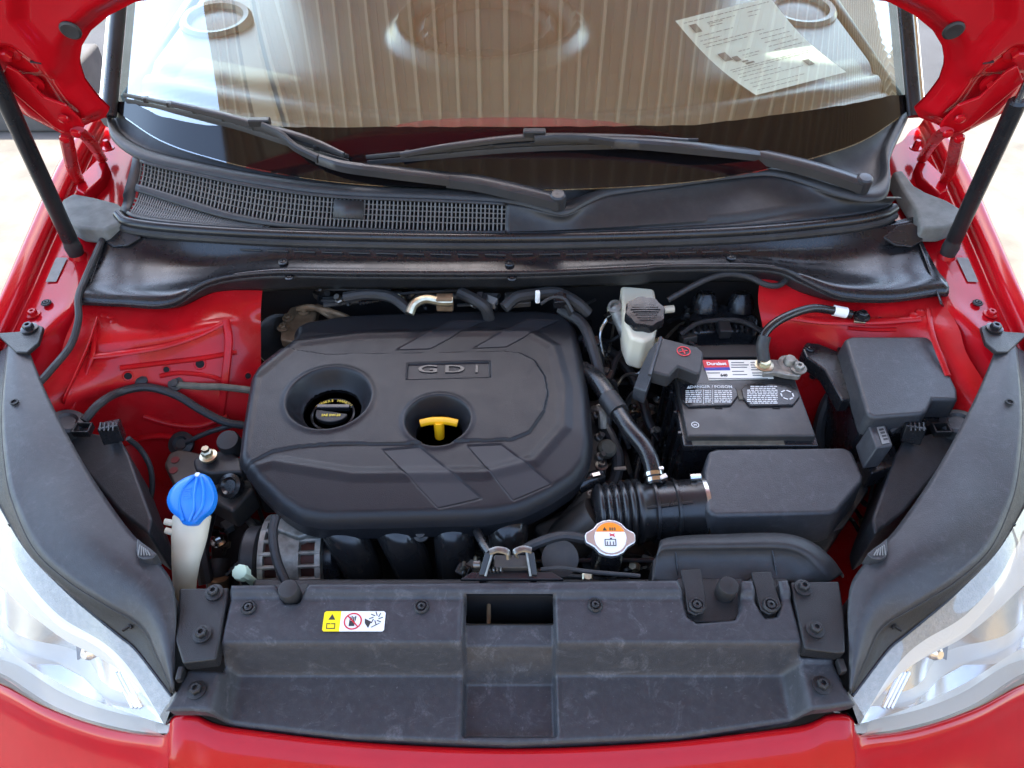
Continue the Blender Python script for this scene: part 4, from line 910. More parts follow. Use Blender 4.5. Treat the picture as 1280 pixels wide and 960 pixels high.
    for k in range(5):
        v0 = P(175 + 2.2 * k, 681 + 1.6 * k, .9465); v1 = P(173 + 3.6 * k, 694, .9465); v0.x *= s; v1.x *= s; rr_.append(tube([v0, v1], .0009, 6))
    ob('vent_ridges', join(*rr_), 'carbon', h)
    for q in ((16, 655), (72, 716), (158, 786)):
        v = P(*q, .93 if q[0] < 50 else (.925 if q[0] < 100 else .898)); v.x *= s
        ob('latch_tab', join(box(v + Z3 * .001, (.010, .002, .004), .7 * s), box(v + Vector((.004 * s, .003, .001)), (.002, .008, .004), .7 * s)), 'plastic', h, smooth=False)
    v = P(18, 503, .967); v.x *= s
    ob('drain_hole', lathe([(.006, 0), (.006, .002), (.004, .002), (.004, -.001)], v, Z3, 16), 'black', h)
    br = []
    for q in [(-6, 416), (24, 414), (44, 404), (54, 408), (48, 428), (34, 440), (20, 440)]: v = P(*q, .974); v.x *= s; br.append(v)
    ob('mount_bracket', prism(br, .008), 'plastic', h, bevel=.002)
    v = P(37, 411, .975); v.x *= s; bolt(v, h, .0085, 'plastic_gloss')
    # back of the lamp: bulb housing with sockets
    bb = []
    for q in [(66, 524), (90, 520), (112, 540), (134, 544), (150, 548), (160, 566), (190, 648), (186, 668), (150, 640), (108, 590)]: v = P(*q, .885 - max(0, q[1] - 545) * .0003); v.x *= s; bb.append(v)
    ob('bulb_housing', prism(bb, .11), 'plastic_house', h, bevel=.005, seg=3)
    v = P(84, 530, .892); v.x *= s; ob('bulb_cover', lathe([(.028, -.01), (.028, .006), (.024, .010), (.016, .010), (.012, .006)], v, (.3 * s, .2, 1), 30), 'plastic_house', h)
    v = P(104, 537, .897); v.x *= s; ob('socket_frame', join(box(v + Vector((0, .009, 0)), (.026, .003, .012)), box(v + Vector((0, -.009, 0)), (.026, .003, .012)), box(v + Vector((.012, 0, 0)), (.003, .02, .012)), box(v + Vector((-.012, 0, 0)), (.003, .02, .012))), 'plastic', h, bevel=.001)
    v = P(140, 540, .905); v.x *= s
    cn = ob('connector', box(v, (.030, .024, .030), .3 * s, R(-20)), 'plastic_gloss', h, bevel=.002)
    for k in range(4): ob('connector_rib', box(v + Vector((-.010 + .0066 * k, -.004, .016)), (.002, .018, .004), .3 * s), 'plastic', h)
    return h
mat('strip_silver', (.17, .17, .165), .4, metal=.2, bump=1.0, bscale=420, dust=.7, dcol=(.42, .41, .39), dscale=120)
mat('shade_grey', (.10, .10, .11), .3, metal=.5)
mat('glare_white', (.60, .575, .53), .30)  # white base colour stands in for bright light mirrored in the lamp chrome
mat('lens_dark', (.16, .16, .17), .05, spec=.8, metal=.4)
hl = headlight(1, 'headlight by the blue washer cap with black housing top')
hr = headlight(-1, 'headlight by the fuse box with black housing top')
# scuffed label on the right lamp back, bar code on relay
o = ob('worn_label', prism([P(a, b, .8795 - max(0, b - 545) * .0003) for a, b in ((1126, 578), (1133, 576), (1137, 604), (1131, 610))], .001), 'label', hr, smooth=False); o['label'] = 'torn white label on the bulb housing'

# ================================================================== BATTERY
bx0, bx1, by0, by1, bz = .2735, .479, .757, .935, .895
bat = thing('battery', 'black car battery with red and white label on top', 'battery', ((bx0 + bx1) / 2, .846, .68))
def rect(x0, x1, y0, y1, z, c=.0): return [Vector(q) for q in ((x0, y0, z), (x1, y0, z), (x1, y1, z), (x0, y1, z))]
ob('case', prism(rect(bx0 + .003, bx1 - .003, by0 + .004, by1 - .003, bz - .02), .19), 'plastic_gloss', bat, bevel=.004)
ob('lid_flange', prism(rect(bx0 - .004, bx1 + .004, by0 - .006, by1, bz - .012), .014), 'plastic_gloss', bat, bevel=.003)
ob('lid', prism(rect(bx0 + .002, bx1 - .002, by0 + .004, by1 - .002, bz), .02, 1.01), 'battery_top', bat, bevel=.003, seg=3) if mat('battery_top', (.020, .020, .021), .38, dust=.18, dcol=(.22, .17, .12), dscale=18, rvar=.1, bump=.1, bscale=500) else 0
for k in range(4): ob('side_rib', box((bx0 - .006, by0 + .02 + .045 * k, .80), (.006, .006, .17)), 'plastic_gloss', bat, bevel=.001)
ob('ledge_dirt', prism(rect(bx0 + .01, bx1 - .05, by0 - .0055, by0 + .0035, bz - .0112), .0006), 'tape', bat, smooth=False)
def BP(px, py, k=0): return P(px, py, bz + k)
lb = ob('top_label', prism([BP(a, b, .0012) for a, b in ((878, 450), (962, 450), (967, 473), (886, 475))], .001), 'label', bat, smooth=False)
ob('red_field', prism([BP(a, b, .0018) for a, b in ((878, 450), (910, 450), (912, 459), (880.5, 459.5))], .0005), 'red_print', lb, smooth=False)
ob('blue_field', prism([BP(a, b, .0018) for a, b in ((880.5, 459.5), (912, 459), (913, 462.5), (881.5, 463))], .0005), 'blue_print', lb, smooth=False)
ob('brand_lettering', text_geo('Duralast', .0098, BP(895.5, 454.7, .0024), X3, Y3, .0003, .0003), 'white', lb, smooth=False)
gg = []
for (a0, a1, b) in ((914, 930, 453), (914, 936, 456), (914, 934, 459), (938, 958, 453), (938, 958, 456), (939, 959, 459), (939, 960, 462), (884, 900, 466), (915, 930, 464), (916, 934, 468), (886, 960, 473), (940, 961, 466), (941, 961, 469)): gg.append(prism([BP(a0, b - .5, .0018), BP(a1, b - .5, .0018), BP(a1, b + .5, .0018), BP(a0, b + .5, .0018)], .0003))
ob('print_lines', join(*gg), 'ink', lb, smooth=False)
ob('rating_number', text_geo('640', .008, BP(905, 469, .002), X3, Y3, .0003, .0002), 'ink_dark', lb, smooth=False)
for k, (cx, t) in enumerate(((886, 'DANGER / POISON'), (965, ''))):
    oc_ = [(849, 484), (857, 479), (912, 479), (921, 486), (923, 494), (914, 506), (861, 508), (853, 500)] if k == 0 else [(927, 486), (934, 479), (985, 479), (996, 485), (1000, 496), (992, 506), (938, 507), (929, 497)]
    pln = ob('vent_cap', prism([BP(a, b, .004) for a, b in oc_], .006), 'plastic_gloss', bat, bevel=.0018)
    gg = []
    rnd = random.Random(5 + k)
    if k == 0:
        ob('warning_lettering', text_geo('DANGER / POISON', .0082, BP(889, 483.6, .0048), X3, Y3, .0002, .0001), 'print_white', pln, smooth=False)
        gg.append(prism([BP(*q, .0046) for q in ((858.5, 485.5), (861, 482), (863.5, 485.5))], .0003))
        cols = ((857, 877), (881, 889), (893, 915)); r0_ = 488
    else: cols = ((934, 972),); r0_ = 482.5
    for c0_, c1_ in cols:
        y = r0_
        while y < 504:
            m_ = 0 if 485 < y < 502 else 4
            u = c0_ + m_
            while u < c1_ - m_:
                l = rnd.uniform(2, 6); gg.append(prism([BP(u, y, .0046), BP(min(u + l, c1_), y, .0046), BP(min(u + l, c1_), y + 1.1, .0046), BP(u, y + 1.1, .0046)], .0003)); u += l + .9
            y += 2.3
    if k == 1:
        c_ = BP(984, 493.5, .0046)
        for i in range(6): a = i * math.pi / 3; gg.append(box(c_ + Vector((.0095 * math.cos(a), .0095 * math.sin(a), 0)), (.0075, .0022, .0003), a + math.pi / 2))
    else:
        gg += [prism([BP(879, 487, .0046), BP(879.6, 487, .0046), BP(879.6, 505, .0046), BP(879, 505, .0046)], .0003), prism([BP(890.6, 487, .0046), BP(891.2, 487, .0046), BP(891.2, 505, .0046), BP(890.6, 505, .0046)], .0003)]
    ob('warning_print', join(*gg), 'print_white', pln, smooth=False)
ob('round_stamp', join(lathe([(.0062, 0), (.0062, .0003), (.005, .0003), (.005, 0)], BP(869, 531, .0006), Z3, 24, cap=False), box(BP(869, 531, .0006), (.006, .001, .0003), .5), box(BP(869, 531, .0006), (.006, .001, .0003), -.5)), 'print_white', bat, smooth=False)
for a in (898, 970): ob('vent_notch', box(BP(a, 510, .0), (.012, .004, .002)), 'void', bat)
ob('cap_hinge', box(BP(925, 494, .001), (.008, .02, .003)), 'tape', bat, bevel=.001)
npz = P(985, 457, .91); ob('negative_post', lathe([(.010, -.016), (.009, .016), (.008, .018)], npz, Z3, 20), 'alu', bat)
# negative clamp and cable
ng = thing('negative_cable', 'black ground cable with silver clamp on the battery corner', 'cable', P(958, 455, .90))
ob('clamp_ring', lathe([(.0175, -.008), (.018, .006), (.012, .008), (.0105, .008), (.0105, -.008)], npz, (0, -.1, 1), 24), 'alu', ng)
ob('clamp_arm', prism([P(a, b, .915) for a, b in ((956, 448), (975, 449), (984, 456), (1000, 452), (1006, 460), (1000, 470), (984, 468), (970, 465), (954, 466))], .012), 'alu', ng, bevel=.003)
bolt(P(998, 461, .917), ng, .0085, 'alu'); bolt(P(955, 457, .917), ng, .010, 'zinc')
ob('cable', tube([P(955, 452, .92), P(953, 432, .945), P(957, 415, .96), P(978, 398, .968), P(1012, 386, .963), P(1040, 388, .952), P(1064, 393, .946)], .0075, 12, n=50), 'rubber_gloss', ng)
ob('cable_sleeve', tube([P(955, 452, .922), P(953, 434, .942), P(956, 420, .957)], .0105, 12, n=16), 'rubber', ng)
ob('white_band', tube([P(1042, 388, .951), P(1058, 391, .948)], .0095, 14), 'white', ng)
ob('lug', prism([P(a, b, .945) for a, b in ((1066, 389), (1082, 388), (1088, 396), (1082, 403), (1068, 402))], .004), 'zinc', ng, bevel=.001); bolt(P(1077, 396, .946), ng, .009, 'rubber_gloss')
# positive terminal cover
pv = thing('terminal_cover', 'black plastic battery terminal cover with red plus mark', 'terminal cover', P(845, 455, .88))
ob('cover_cap', prism([P(a, b, .940) for a, b in ((826, 421), (872, 433), (880, 440), (877, 462), (873, 468), (848, 458), (842, 464), (836, 470), (814, 464))], .028), 'plastic_cowl', pv, bevel=.004, seg=3)
ob('cover_wing', prism([P(823, 424, .932), P(815, 468, .932), P(808, 490, .915), P(792, 484, .905), P(800, 462, .912), P(812, 436, .922)], .03), 'plastic_house', pv, bevel=.003)
ob('ridge', tube([P(826, 422, .942), P(812, 469, .942)], .003, 8), 'plastic_house', pv)
ob('hinge_flap', prism([P(a, b, .915) for a, b in ((850, 458), (874, 463), (870, 470), (858, 470), (850, 466))], .022), 'plastic', pv, bevel=.002)
mk = P(854.5, 439, .9408)
ob('plus_mark', join(lathe([(.0115, 0), (.0115, .0006), (.0098, .0006), (.0098, 0)], mk, Z3, 32, cap=False), box(mk, (.014, .0016, .0008), .25), box(mk, (.0016, .014, .0008), .25)), 'red_print', pv, smooth=False)
ob('wire', tube([P(800, 484, .90), P(786, 500, .84), P(776, 530, .78), P(786, 560, .74)], .005, 8), 'rubber', pv)

# ================================================================== FUSE BOX, RELAY
fb = thing('fuse_box', 'big black fuse box with tapered lid by the fender', 'fuse box', P(1110, 520, .80))
ob('lid', prism([P(a, b, .935) for a, b in ((1056, 424), (1064, 420), (1160, 420), (1168, 426), (1197, 486), (1198, 500), (1166, 499), (1160, 512), (1154, 517), (1092, 522), (1084, 516))], .045, 1.03), 'plastic_house', fb, bevel=.008, seg=4)
ob('lid_rim', prism([P(a, b, .892) for a, b in ((1046, 430), (1050, 422), (1172, 424), (1210, 500), (1206, 524), (1090, 546), (1078, 540))], .012), 'plastic_gloss', fb, bevel=.003)
ob('base', prism([P(a, b, .880) for a, b in ((1040, 432), (1172, 430), (1206, 505), (1200, 530), (1090, 548), (1074, 542))], .13), 'plastic_gloss', fb, bevel=.006)
ob('side_arm', prism([P(a, b, .90) for a, b in ((1003, 436), (1008, 427), (1024, 429), (1052, 440), (1066, 500), (1052, 500), (1030, 462), (1008, 446))], .03), 'plastic_gloss', fb, bevel=.004)
clip(P(1013, 436, .901), fb, .008, 'plastic_gloss')
for k in range(3): ob('latch', box(P(1062 + 10 * k, 470 + 26 * k, .875), (.008, .018, .03)), 'plastic', fb, bevel=.002)
ob('lid_tab', prism([P(a, b, .90) for a, b in ((1118, 524), (1128, 518), (1134, 526))], .012), 'plastic_gloss', fb, bevel=.002)
rl = thing('relay', 'small black relay module with a printed face beside the fuse box', 'relay', P(1094, 565, .84))
ob('relay_body', prism([P(a, b, .915) for a, b in ((1086, 532), (1107, 530), (1117, 557), (1096, 560))], .04, 1.0, (-.012, -.01)), 'plastic_house', rl, bevel=.003)
ob('printed_face', prism([P(a, b, .9165) for a, b in ((1096, 534), (1105, 533), (1112, 553), (1103, 555))], .0008), 'carbon', rl, smooth=False)
ob('print_bars', join(*[prism([P(a, b, .917) for a, b in ((1098.5 + k * 1.8, 536 + k * 4), (1104 + k * 1.8, 535 + k * 4), (1105 + k * 1.8, 537.4 + k * 4), (1099.5 + k * 1.8, 538.4 + k * 4))], .0003) for k in range(4)]), 'ink_dark', rl, smooth=False)
ob('socket', prism([P(a, b, .872) for a, b in ((1078, 560), (1120, 556), (1126, 580), (1090, 592))], .04), 'plastic_gloss', rl, bevel=.003)
ob('wire', tube([P(1112, 540, .90), P(1125, 533, .905), P(1140, 536, .90)], .005, 8), 'rubber', rl)
for k in range(3): ob('wire', tube([P(1094 + 9 * k, 585, .85), P(1092 + 8 * k, 600, .80), P(1084 + 7 * k, 640, .72)], .0028, 6), 'rubber', rl)

# ================================================================== AIR INTAKE
ab = thing('air_box', 'smooth black air filter box in front of the battery', 'air box', P(980, 600, .76))
ob('lid', prism([P(a, b, .885) for a, b in ((886, 563), (896, 560), (1056, 558), (1066, 564), (1079, 594), (1078, 602), (1048, 638), (1038, 642), (894, 645), (884, 638), (880, 590))], .07, 1.035, (0, -.004)), 'plastic_house', ab, bevel=.011, seg=4)
ob('base', prism([P(a, b, .805) for a, b in ((884, 590), (1060, 585), (1084, 612), (1050, 662), (890, 668))], .16, .95), 'plastic', ab, bevel=.008)
for a in (930, 1000): ob('lid_clip', box(P(a, 668, .79), (.02, .006, .03)), 'steel', ab, bevel=.001)
hs = thing('intake_hose', 'ribbed black rubber intake hose joining the air box', 'hose', P(815, 640, .79))
h0 = P(742, 643, .835); h1 = P(882, 635, .838); L_ = (h1 - h0).length; r_ = .0445; prof = [(r_ * .80, 0)]
nb_ = 5
for k in range(nb_):
    u = .004 + k * .0115
    for t in np.linspace(0, 1, 7)[:-1]: prof.append((r_ * (.93 + .02 * k) * (1 + .13 * math.sin(math.pi * t)) - .0, u + .0115 * t))
e_ = .004 + nb_ * .0115
prof += [(r_ * 1.00, e_), (r_ * 1.13, e_ + .004), (r_ * 1.13, e_ + .009), (r_ * 1.02, e_ + .013), (r_ * 1.00, e_ + .035), (r_ * 1.02, e_ + .075), (r_ * 1.02, L_ - .018), (r_ * 1.08, L_ - .014), (r_ * 1.08, L_ - .002), (r_ * .9, L_)]
ob('bellows', lathe(prof, h0, h1 - h0, 48), 'rubber_gloss', hs, sharp=60)
dd = (h1 - h0).normalized()
for u in (e_ + .030, e_ + .062): ob('hose_rib', lathe([(r_ * 1.0, -.0035), (r_ * 1.10, -.002), (r_ * 1.10, .002), (r_ * 1.0, .0035)], h0 + dd * u, dd, 48), 'rubber_gloss', hs)
ob('long_rib', tube([h0 + dd * (e_ + .01) + Vector((0, -.020, .038)), h0 + dd * (L_ - .03) + Vector((0, -.016, .040))], .0035, 8), 'rubber_gloss', hs)
ob('clamp', lathe([(r_ * 1.09, -.003), (r_ * 1.12, -.003), (r_ * 1.12, .003), (r_ * 1.09, .003)], h0 + dd * (L_ - .006), dd, 48), 'steel', hs)
ob('clamp_screw', cyl(P(863, 597, .88), P(876, 596, .882), .006, 10), 'steel', hs)
bh = thing('breather_hose', 'bent black breather hose running from engine cover to intake hose', 'hose', P(818, 605, .86))
pts = [P(728, 462, .86), P(748, 478, .875), P(766, 505, .88), P(786, 535, .885), P(806, 560, .885), P(815, 582, .882), P(819, 606, .872)]
ob('hose', tube(pts, [.0165, .0165, .0160, .0140, .0135, .0135, .0135], 14, n=60), 'rubber_gloss', bh)
ob('hose_sleeve', tube([P(760, 497, .8795), P(774, 516, .882)], .0178, 14), 'rubber', bh)
for q in ((817, 594, .879), (819, 601, .874)): ob('spring_clamp', lathe([(.0145, -.003), (.0158, -.003), (.0158, .003), (.0145, .003)], P(*q), P(819, 606, .872) - P(815, 582, .882), 24), 'steel', bh)
ob('clamp_ear', box(P(829, 597, .885), (.012, .008, .008), .4), 'steel', bh, bevel=.001); ob('clamp_ear', box(P(826, 587, .888), (.008, .006, .010), .2), 'steel', bh, bevel=.001)
ob('nipple', lathe([(.013, -.03), (.013, .0), (.015, .002), (.012, .006)], P(819, 610, .868), Z3, 20), 'rubber_gloss', bh)
rs = thing('intake_duct', 'black plastic intake duct with rounded end behind the front cover', 'duct', P(930, 700, .84))
q0 = [(820, 700, .86), (834, 676, .87), (900, 670, .87), (975, 668, .87), (1014, 678, .865), (1040, 700, .85), (1054, 722, .83)]
q1 = [(825, 684, .898), (834, 675, .902), (900, 672, .903), (975, 671, .903), (1010, 681, .898), (1034, 700, .888), (1048, 720, .875)]
q2 = [(822, 692, .900), (834, 685, .905), (900, 684, .906), (975, 684, .906), (1004, 692, .901), (1022, 708, .892), (1038, 726, .878)]
q3 = [(821, 696, .896), (834, 689, .900), (900, 688, .900), (975, 688, .900), (1003, 696, .896), (1019, 711, .888), (1033, 728, .875)]
q4 = [(816, 728, .875), (834, 732, .876), (900, 732, .877), (970, 732, .876), (990, 732, .872), (1006, 732, .870), (1022, 734, .868)]
ob('duct_shell', sheet([q0, q1, q2, q3, q4], 80, 5), 'plastic_cowl', rs, sharp=60, solid=.003)
ob('duct_end', prism(pp([(816, 700), (834, 674), (834, 730), (814, 730)], .878), .05), 'plastic', rs, bevel=.004)
for q in (((844, 686, .9015), (848, 728, .8775)), ((965, 686, .9015), (972, 728, .877))): ob('mould_line', tube([P(*q[0]), P(*q[1])], .0012, 6), 'plastic_gloss', rs)
for pts, c_ in (([(851, 712), (876, 711), (882, 744), (884, 758), (879, 766), (869, 769), (860, 764), (857, 745)], (871, 757)), ([(939, 715), (964, 714), (973, 745), (977, 757), (971, 765), (961, 768), (951, 762), (947, 748)], (963, 757))):
    t_ = ob('strap', prism([P(a, b, .904 if b < 730 else .8985) for a, b in pts], .004), 'plastic', rs, bevel=.0015); clip(P(*c_, .899), rs, .0105, 'plastic')

# ================================================================== RADIATOR CAP, LATCH
rc = thing('radiator_filler', 'silver radiator cap with orange and white warning disc', 'radiator cap', P(763, 690, .84))
cN = Vector((0, -.25, 1)).normalized(); cC = P(763, 672, .893)
cu = X3; cv = cN.cross(cu)
def cpt(x, y, k): return cC + cu * x + cv * y + cN * k
out_ = [(.034 * math.cos(a) if abs(math.cos(a)) > .93 else (.0275 * math.cos(a)), (.0275 * math.sin(a)) if abs(math.cos(a)) < .93 else .011 * math.sin(a) / .37) for a in np.linspace(0, 2 * math.pi, 48, endpoint=False)]
cap_o = [(-.0355, .004), (-.034, .008), (-.029, .0105), (-.0235, .014), (-.017, .0215), (-.009, .0255), (0, .0268), (.009, .0255), (.017, .0215), (.0235, .014), (.029, .0105), (.034, .008), (.0355, .004), (.0355, -.004), (.034, -.008), (.029, -.0105), (.0235, -.014), (.017, -.0215), (.009, -.0255), (0, -.0268), (-.009, -.0255), (-.017, -.0215), (-.0235, -.014), (-.029, -.0105), (-.034, -.008), (-.0355, -.004)]
T_ = [cpt(x, y, 0) for x, y in cap_o]; n_ = len(T_)
ob('cap_plate', (T_ + [p - cN * .011 for p in T_], [tuple(range(n_)), tuple(range(2 * n_ - 1, n_ - 1, -1))] + [(i, i + n_, (i + 1) % n_ + n_, (i + 1) % n_) for i in range(n_)]), 'alu_clean', rc, bevel=.0025, seg=3) if mat('alu_clean', (.66, .67, .68), .34, metal=.9, rvar=.08) else 0
dk = ob('warning_disc', lathe([(.0222, 0), (.0222, .0008)], cC, cN, 40), 'white', rc)
arc = [cpt(.0218 * math.cos(a), .0218 * math.sin(a), .0012) for a in np.linspace(R(22), R(158), 20)]
ob('orange_band', (arc, [tuple(range(20))]), 'orange', dk, smooth=False)
ob('warning_triangle', ([cpt(*q, .0016) for q in ((-.0105, .0098), (-.0045, .0098), (-.0075, .0150))], [(0, 1, 2)]), 'ink_dark', dk, smooth=False)
ob('band_print', join(*[([cpt(-.001 + i * .0033, .0098, .0016), cpt(.0012 + i * .0033, .0098, .0016), cpt(.0012 + i * .0033, .0142, .0016), cpt(-.001 + i * .0033, .0142, .0016)], [(0, 1, 2, 3)]) for i in range(3)]), 'rusty', dk, smooth=False)
ob('red_mark', join(*[([cpt(*q, .0016) for q in f], [(0, 1, 2, 3)]) for f in (((-.001, .001), (.006, .004), (.006, .0058), (-.001, .0028)), ((.006, .0005), (.0068, .0018), (-.0008, .0060), (-.0016, .0045)))]), 'red_print', dk, smooth=False)
ob('tank_symbol', join(*[([cpt(a, c, .0016), cpt(b, c, .0016), cpt(b, d, .0016), cpt(a, d, .0016)], [(0, 1, 2, 3)]) for a, b, c, d in ((-.0085, .0075, -.0125, -.0112), (-.0085, -.0073, -.0125, -.0025), (.0063, .0075, -.0125, -.0025), (-.0085, .0075, -.0036, -.0025), (-.0055, -.0042, -.011, -.006), (-.0015, -.0002, -.011, -.006), (.0028, .0041, -.011, -.006), (-.001, .002, -.0025, -.0008))]), 'ink_dark', dk, smooth=False)
ob('neck', lathe([(.024, -.011), (.022, -.02), (.022, -.07)], cC, Z3, 28), 'plastic_gloss', rc)
ob('overflow_hose', tube([P(735, 674, .880), P(705, 670, .882), P(680, 676, .880), P(655, 688, .870), P(640, 705, .85)], .0075, 10, n=30), 'rubber', rc)
lt = thing('hood_latch', 'black metal hood latch with open jaws behind the centre slot', 'latch', P(638, 718, .88))
for a0, a1 in (((606, 690), (598, 719)), ((668, 690), (672, 719))):
    ob('side_plate', prism([P(a0[0], a0[1], .925), P(a0[0] + (10 if a0[0] < 640 else -10), a0[1], .925), P(a1[0] + (8 if a1[0] < 640 else -8), a1[1], .905), P(*a1, .905)], .04), 'rubber_gloss', lt, bevel=.0015)
    ob('plate_lip', tube([P(a0[0] + (10 if a0[0] < 640 else -10), a0[1], .926), P(a1[0] + (9 if a1[0] < 640 else -9), a1[1] + 1, .906)], .0018, 8), 'dark_steel', lt)
ob('base_plate', prism(pp([(575, 724), (590, 715), (690, 715), (705, 724)], .903), .006), 'rubber_gloss', lt, bevel=.001)
ob('hook', tube([P(612, 690, .927), P(622, 687, .93), P(634, 690, .928), P(636, 698, .92)], .005, 8, flat=.6), 'dark_steel', lt)
ob('hook', tube([P(664, 688, .927), P(654, 686, .93), P(644, 690, .928), P(646, 696, .92)], .005, 8, flat=.6), 'dark_steel', lt)
ob('spring', tube([P(612 + k * 1.2, 712 + 3 * math.sin(k * 1.6), .905 + .006 * math.cos(k * 1.6)) for k in range(16)], .0016, 6, n=90), 'dark_steel', lt)
ob('pawl', box(P(640, 706, .90), (.05, .02, .02)), 'grime', lt, bevel=.003)
ob('cable_pivot', lathe([(.026, -.004), (.026, .004), (.012, .006)], P(700, 698, .865), (0, -.6, 1), 24), 'grime', lt)
ob('release_cable', tube([P(676, 712, .90), P(700, 710, .902), P(740, 715, .895), P(800, 720, .89)], .003, 8), 'rubber', lt)
ob('bolt_end', cyl(P(592, 706, .90), P(600, 706, .90), .006, 12), 'dark_steel', lt)

# ================================================================== INTAKE MANIFOLD, ALTERNATOR
im = thing('intake_manifold', 'glossy black curved intake runners under the engine cover front', 'intake manifold', P(560, 690, .70))
for px, sh in ((420, 34), (488, 30), (566, 4), (636, -4)):
    a = P(px, 640, .835); b = P(px + sh * .25, 664, .832); c = P(px + sh * .7, 690, .80); d = P(px + sh, 716, .74); e = P(px + sh, 740, .66)
    ob('runner', tube([a, b, c, d, e], [.030, .031, .031, .030, .030], 20, n=24), 'runner', im) if 'runner' in MATS or mat('runner', (.012, .012, .013), .20, dust=.25, dcol=(.10, .08, .06), rvar=.1) else 0
ob('plenum', box((P(560, 640, .74).x, P(560, 650, .74).y + .03, .70), (.30, .06, .16)), 'black', im, bevel=.02)
ob('flange_bolt', lathe([(.012, 0), (.012, .01), (.007, .012), (.007, .02)], P(527, 668, .835), (0, -.5, 1), 18), 'grime', im)
ob('vacuum_pipe', tube([P(596, 664, .86), P(604, 680, .87), P(612, 692, .875)], .0065, 10), 'rubber_gloss', im)
ob('throttle_flange', prism([P(a, b, .80) for a, b in ((664, 655), (700, 640), (735, 600), (748, 610), (735, 665), (690, 690))], .06), 'grime', im, bevel=.01)
ob('throttle_pipe', tube([P(690, 690, .76), P(725, 665, .80), P(750, 645, .83)], [.034, .036, .034], 20, n=16), 'grime', im)
al = thing('alternator', 'dirty aluminium alternator with copper windings showing through slots', 'alternator', P(370, 690, .68))
ax = P(338, 700, .755); bx_ = P(412, 697, .755); ad = (bx_ - ax).normalized(); aL = (bx_ - ax).length; rA = .072
ob('windings', cyl(ax + ad * .004, bx_ - ad * .004, rA * .84, 40), 'copper', al)
ob('centre_shell', lathe([(rA * .86, aL * .30), (rA, aL * .31), (rA, aL * .66), (rA * .86, aL * .67)], ax, ad, 48), 'alu', al)
for k, u in ((0, 0), (1, aL - .008)): ob('end_ring', lathe([(rA * .4, u), (rA * .98, u), (rA * .98, u + .008), (rA * .4, u + .008)], ax, ad, 48), 'alu', al)
uA, vA, _ = frame(ad)
for k in range(22):
    a = 2 * math.pi * k / 22; r3 = uA * math.cos(a) + vA * math.sin(a)
    for u0, u1 in ((0, aL * .31), (aL * .66, aL)): ob('cooling_rib', tube([ax + ad * u0 + r3 * rA * .94, ax + ad * u1 + r3 * rA * .94], .0036, 8), 'alu', al)
ob('pulley', lathe([(.05, -.034), (.054, -.030), (.054, -.012), (.05, -.008), (.02, -.006)], ax + Vector((-.0, 0, 0)), ad, 40), 'rubber', al)
ob('rear_cover', lathe([(.050, .0), (.050, .012), (.040, .022), (.01, .024)], bx_, ad, 30), 'plastic_gloss', al)
ob('mount_ear', prism([P(a, b, .835) for a, b in ((340, 660), (352, 645), (392, 650), (398, 664), (372, 672))], .03), 'alu', al, bevel=.004)
ob('output_cable', tube([P(345, 645, .87), P(341, 668, .86), P(346, 700, .845), P(358, 730, .83)], .007, 10, n=24), 'rubber', al)
ob('label_plate', box(P(412, 678, .80), (.018, .004, .012)), 'label', al)

# ================================================================== WASHER FILLER
wf = thing('washer_filler', 'white washer filler neck with bright blue leaf-shaped cap', 'washer filler', P(232, 735, .76))
ob('neck', tube([P(240, 646, .886), P(238, 662, .880), P(235, 684, .868), P(232, 706, .852), P(230, 745, .80)], [.0265, .0245, .0195, .0168, .0165], 24, n=30, flat=.8), 'offwhite', wf)
for q in (((228, 656, .886), (206, 652, .89)), ((226, 668, .882), (207, 663, .886))): ob('hose_prong', tube([P(*q[0]), P(*q[1])], [.005, .0045], 10), 'offwhite', wf)
wc = [(247, 592), (256, 593), (262, 600), (267, 612), (268, 624), (263, 638), (251, 648), (243, 656), (230, 656), (224, 648), (214, 640), (209, 628), (212, 615), (220, 605), (232, 597)]
wN = Vector((-.1, -.45, 1)).normalized(); wC = P(240, 624, .918)
ring = [PPL(a, b, wC, wN) for a, b in wc]; ring = [Vector(p) for p in cr([tuple(p) for p in ring], 48, closed=True)]
V = []; Fc = []
for k, (f, hgt) in enumerate(((1, -.010), (1, 0), (.97, .003), (.75, .006), (.45, .008), (.15, .009))):
    V += [wC + (p - wC) * f + wN * hgt for p in ring]
for k in range(5):
    for i in range(48): Fc.append((k * 48 + i, k * 48 + (i + 1) % 48, (k + 1) * 48 + (i + 1) % 48, (k + 1) * 48 + i))
Fc.append(tuple(range(240, 288)))
wcap = ob('cap', (V, Fc), 'blue_cap', wf, sharp=60)
for pts in (((246, 596), (232, 612), (228, 632), (232, 652)), ((250, 598), (247, 618), (246, 638), (240, 653)), ((255, 598), (258, 615), (256, 634), (246, 650))):
    ob('cap_ridge', tube([PPL(a, b, wC, wN) + wN * .0075 for a, b in pts], .0022, 8, n=20), 'blue_cap', wcap)
ob('cap_pin', lathe([(.004, 0), (.003, .004)], PPL(248, 594, wC, wN) + wN * .001, wN, 12), 'white', wcap)
for k in range(5): ob('cap_emboss', tube([PPL(233, 613 + 3 * k, wC, wN) + wN * .0088, PPL(243, 612 + 3 * k, wC, wN) + wN * .0090], .0007, 6), 'blue_cap', wcap)
vc = ob('valve_cap', join(lathe([(.0105, 0), (.0115, .006), (.0105, .016), (.007, .018)], P(305, 718, .84), (-.1, -.3, 1), 24, wob=lambda a: .06 * math.sin(10 * a)), lathe([(.006, -.05), (.006, 0)], P(305, 718, .84), (-.1, -.2, 1), 14)), 'mint')
tag(vc, 'small pale green ribbed service valve cap beside the alternator', 'valve cap')

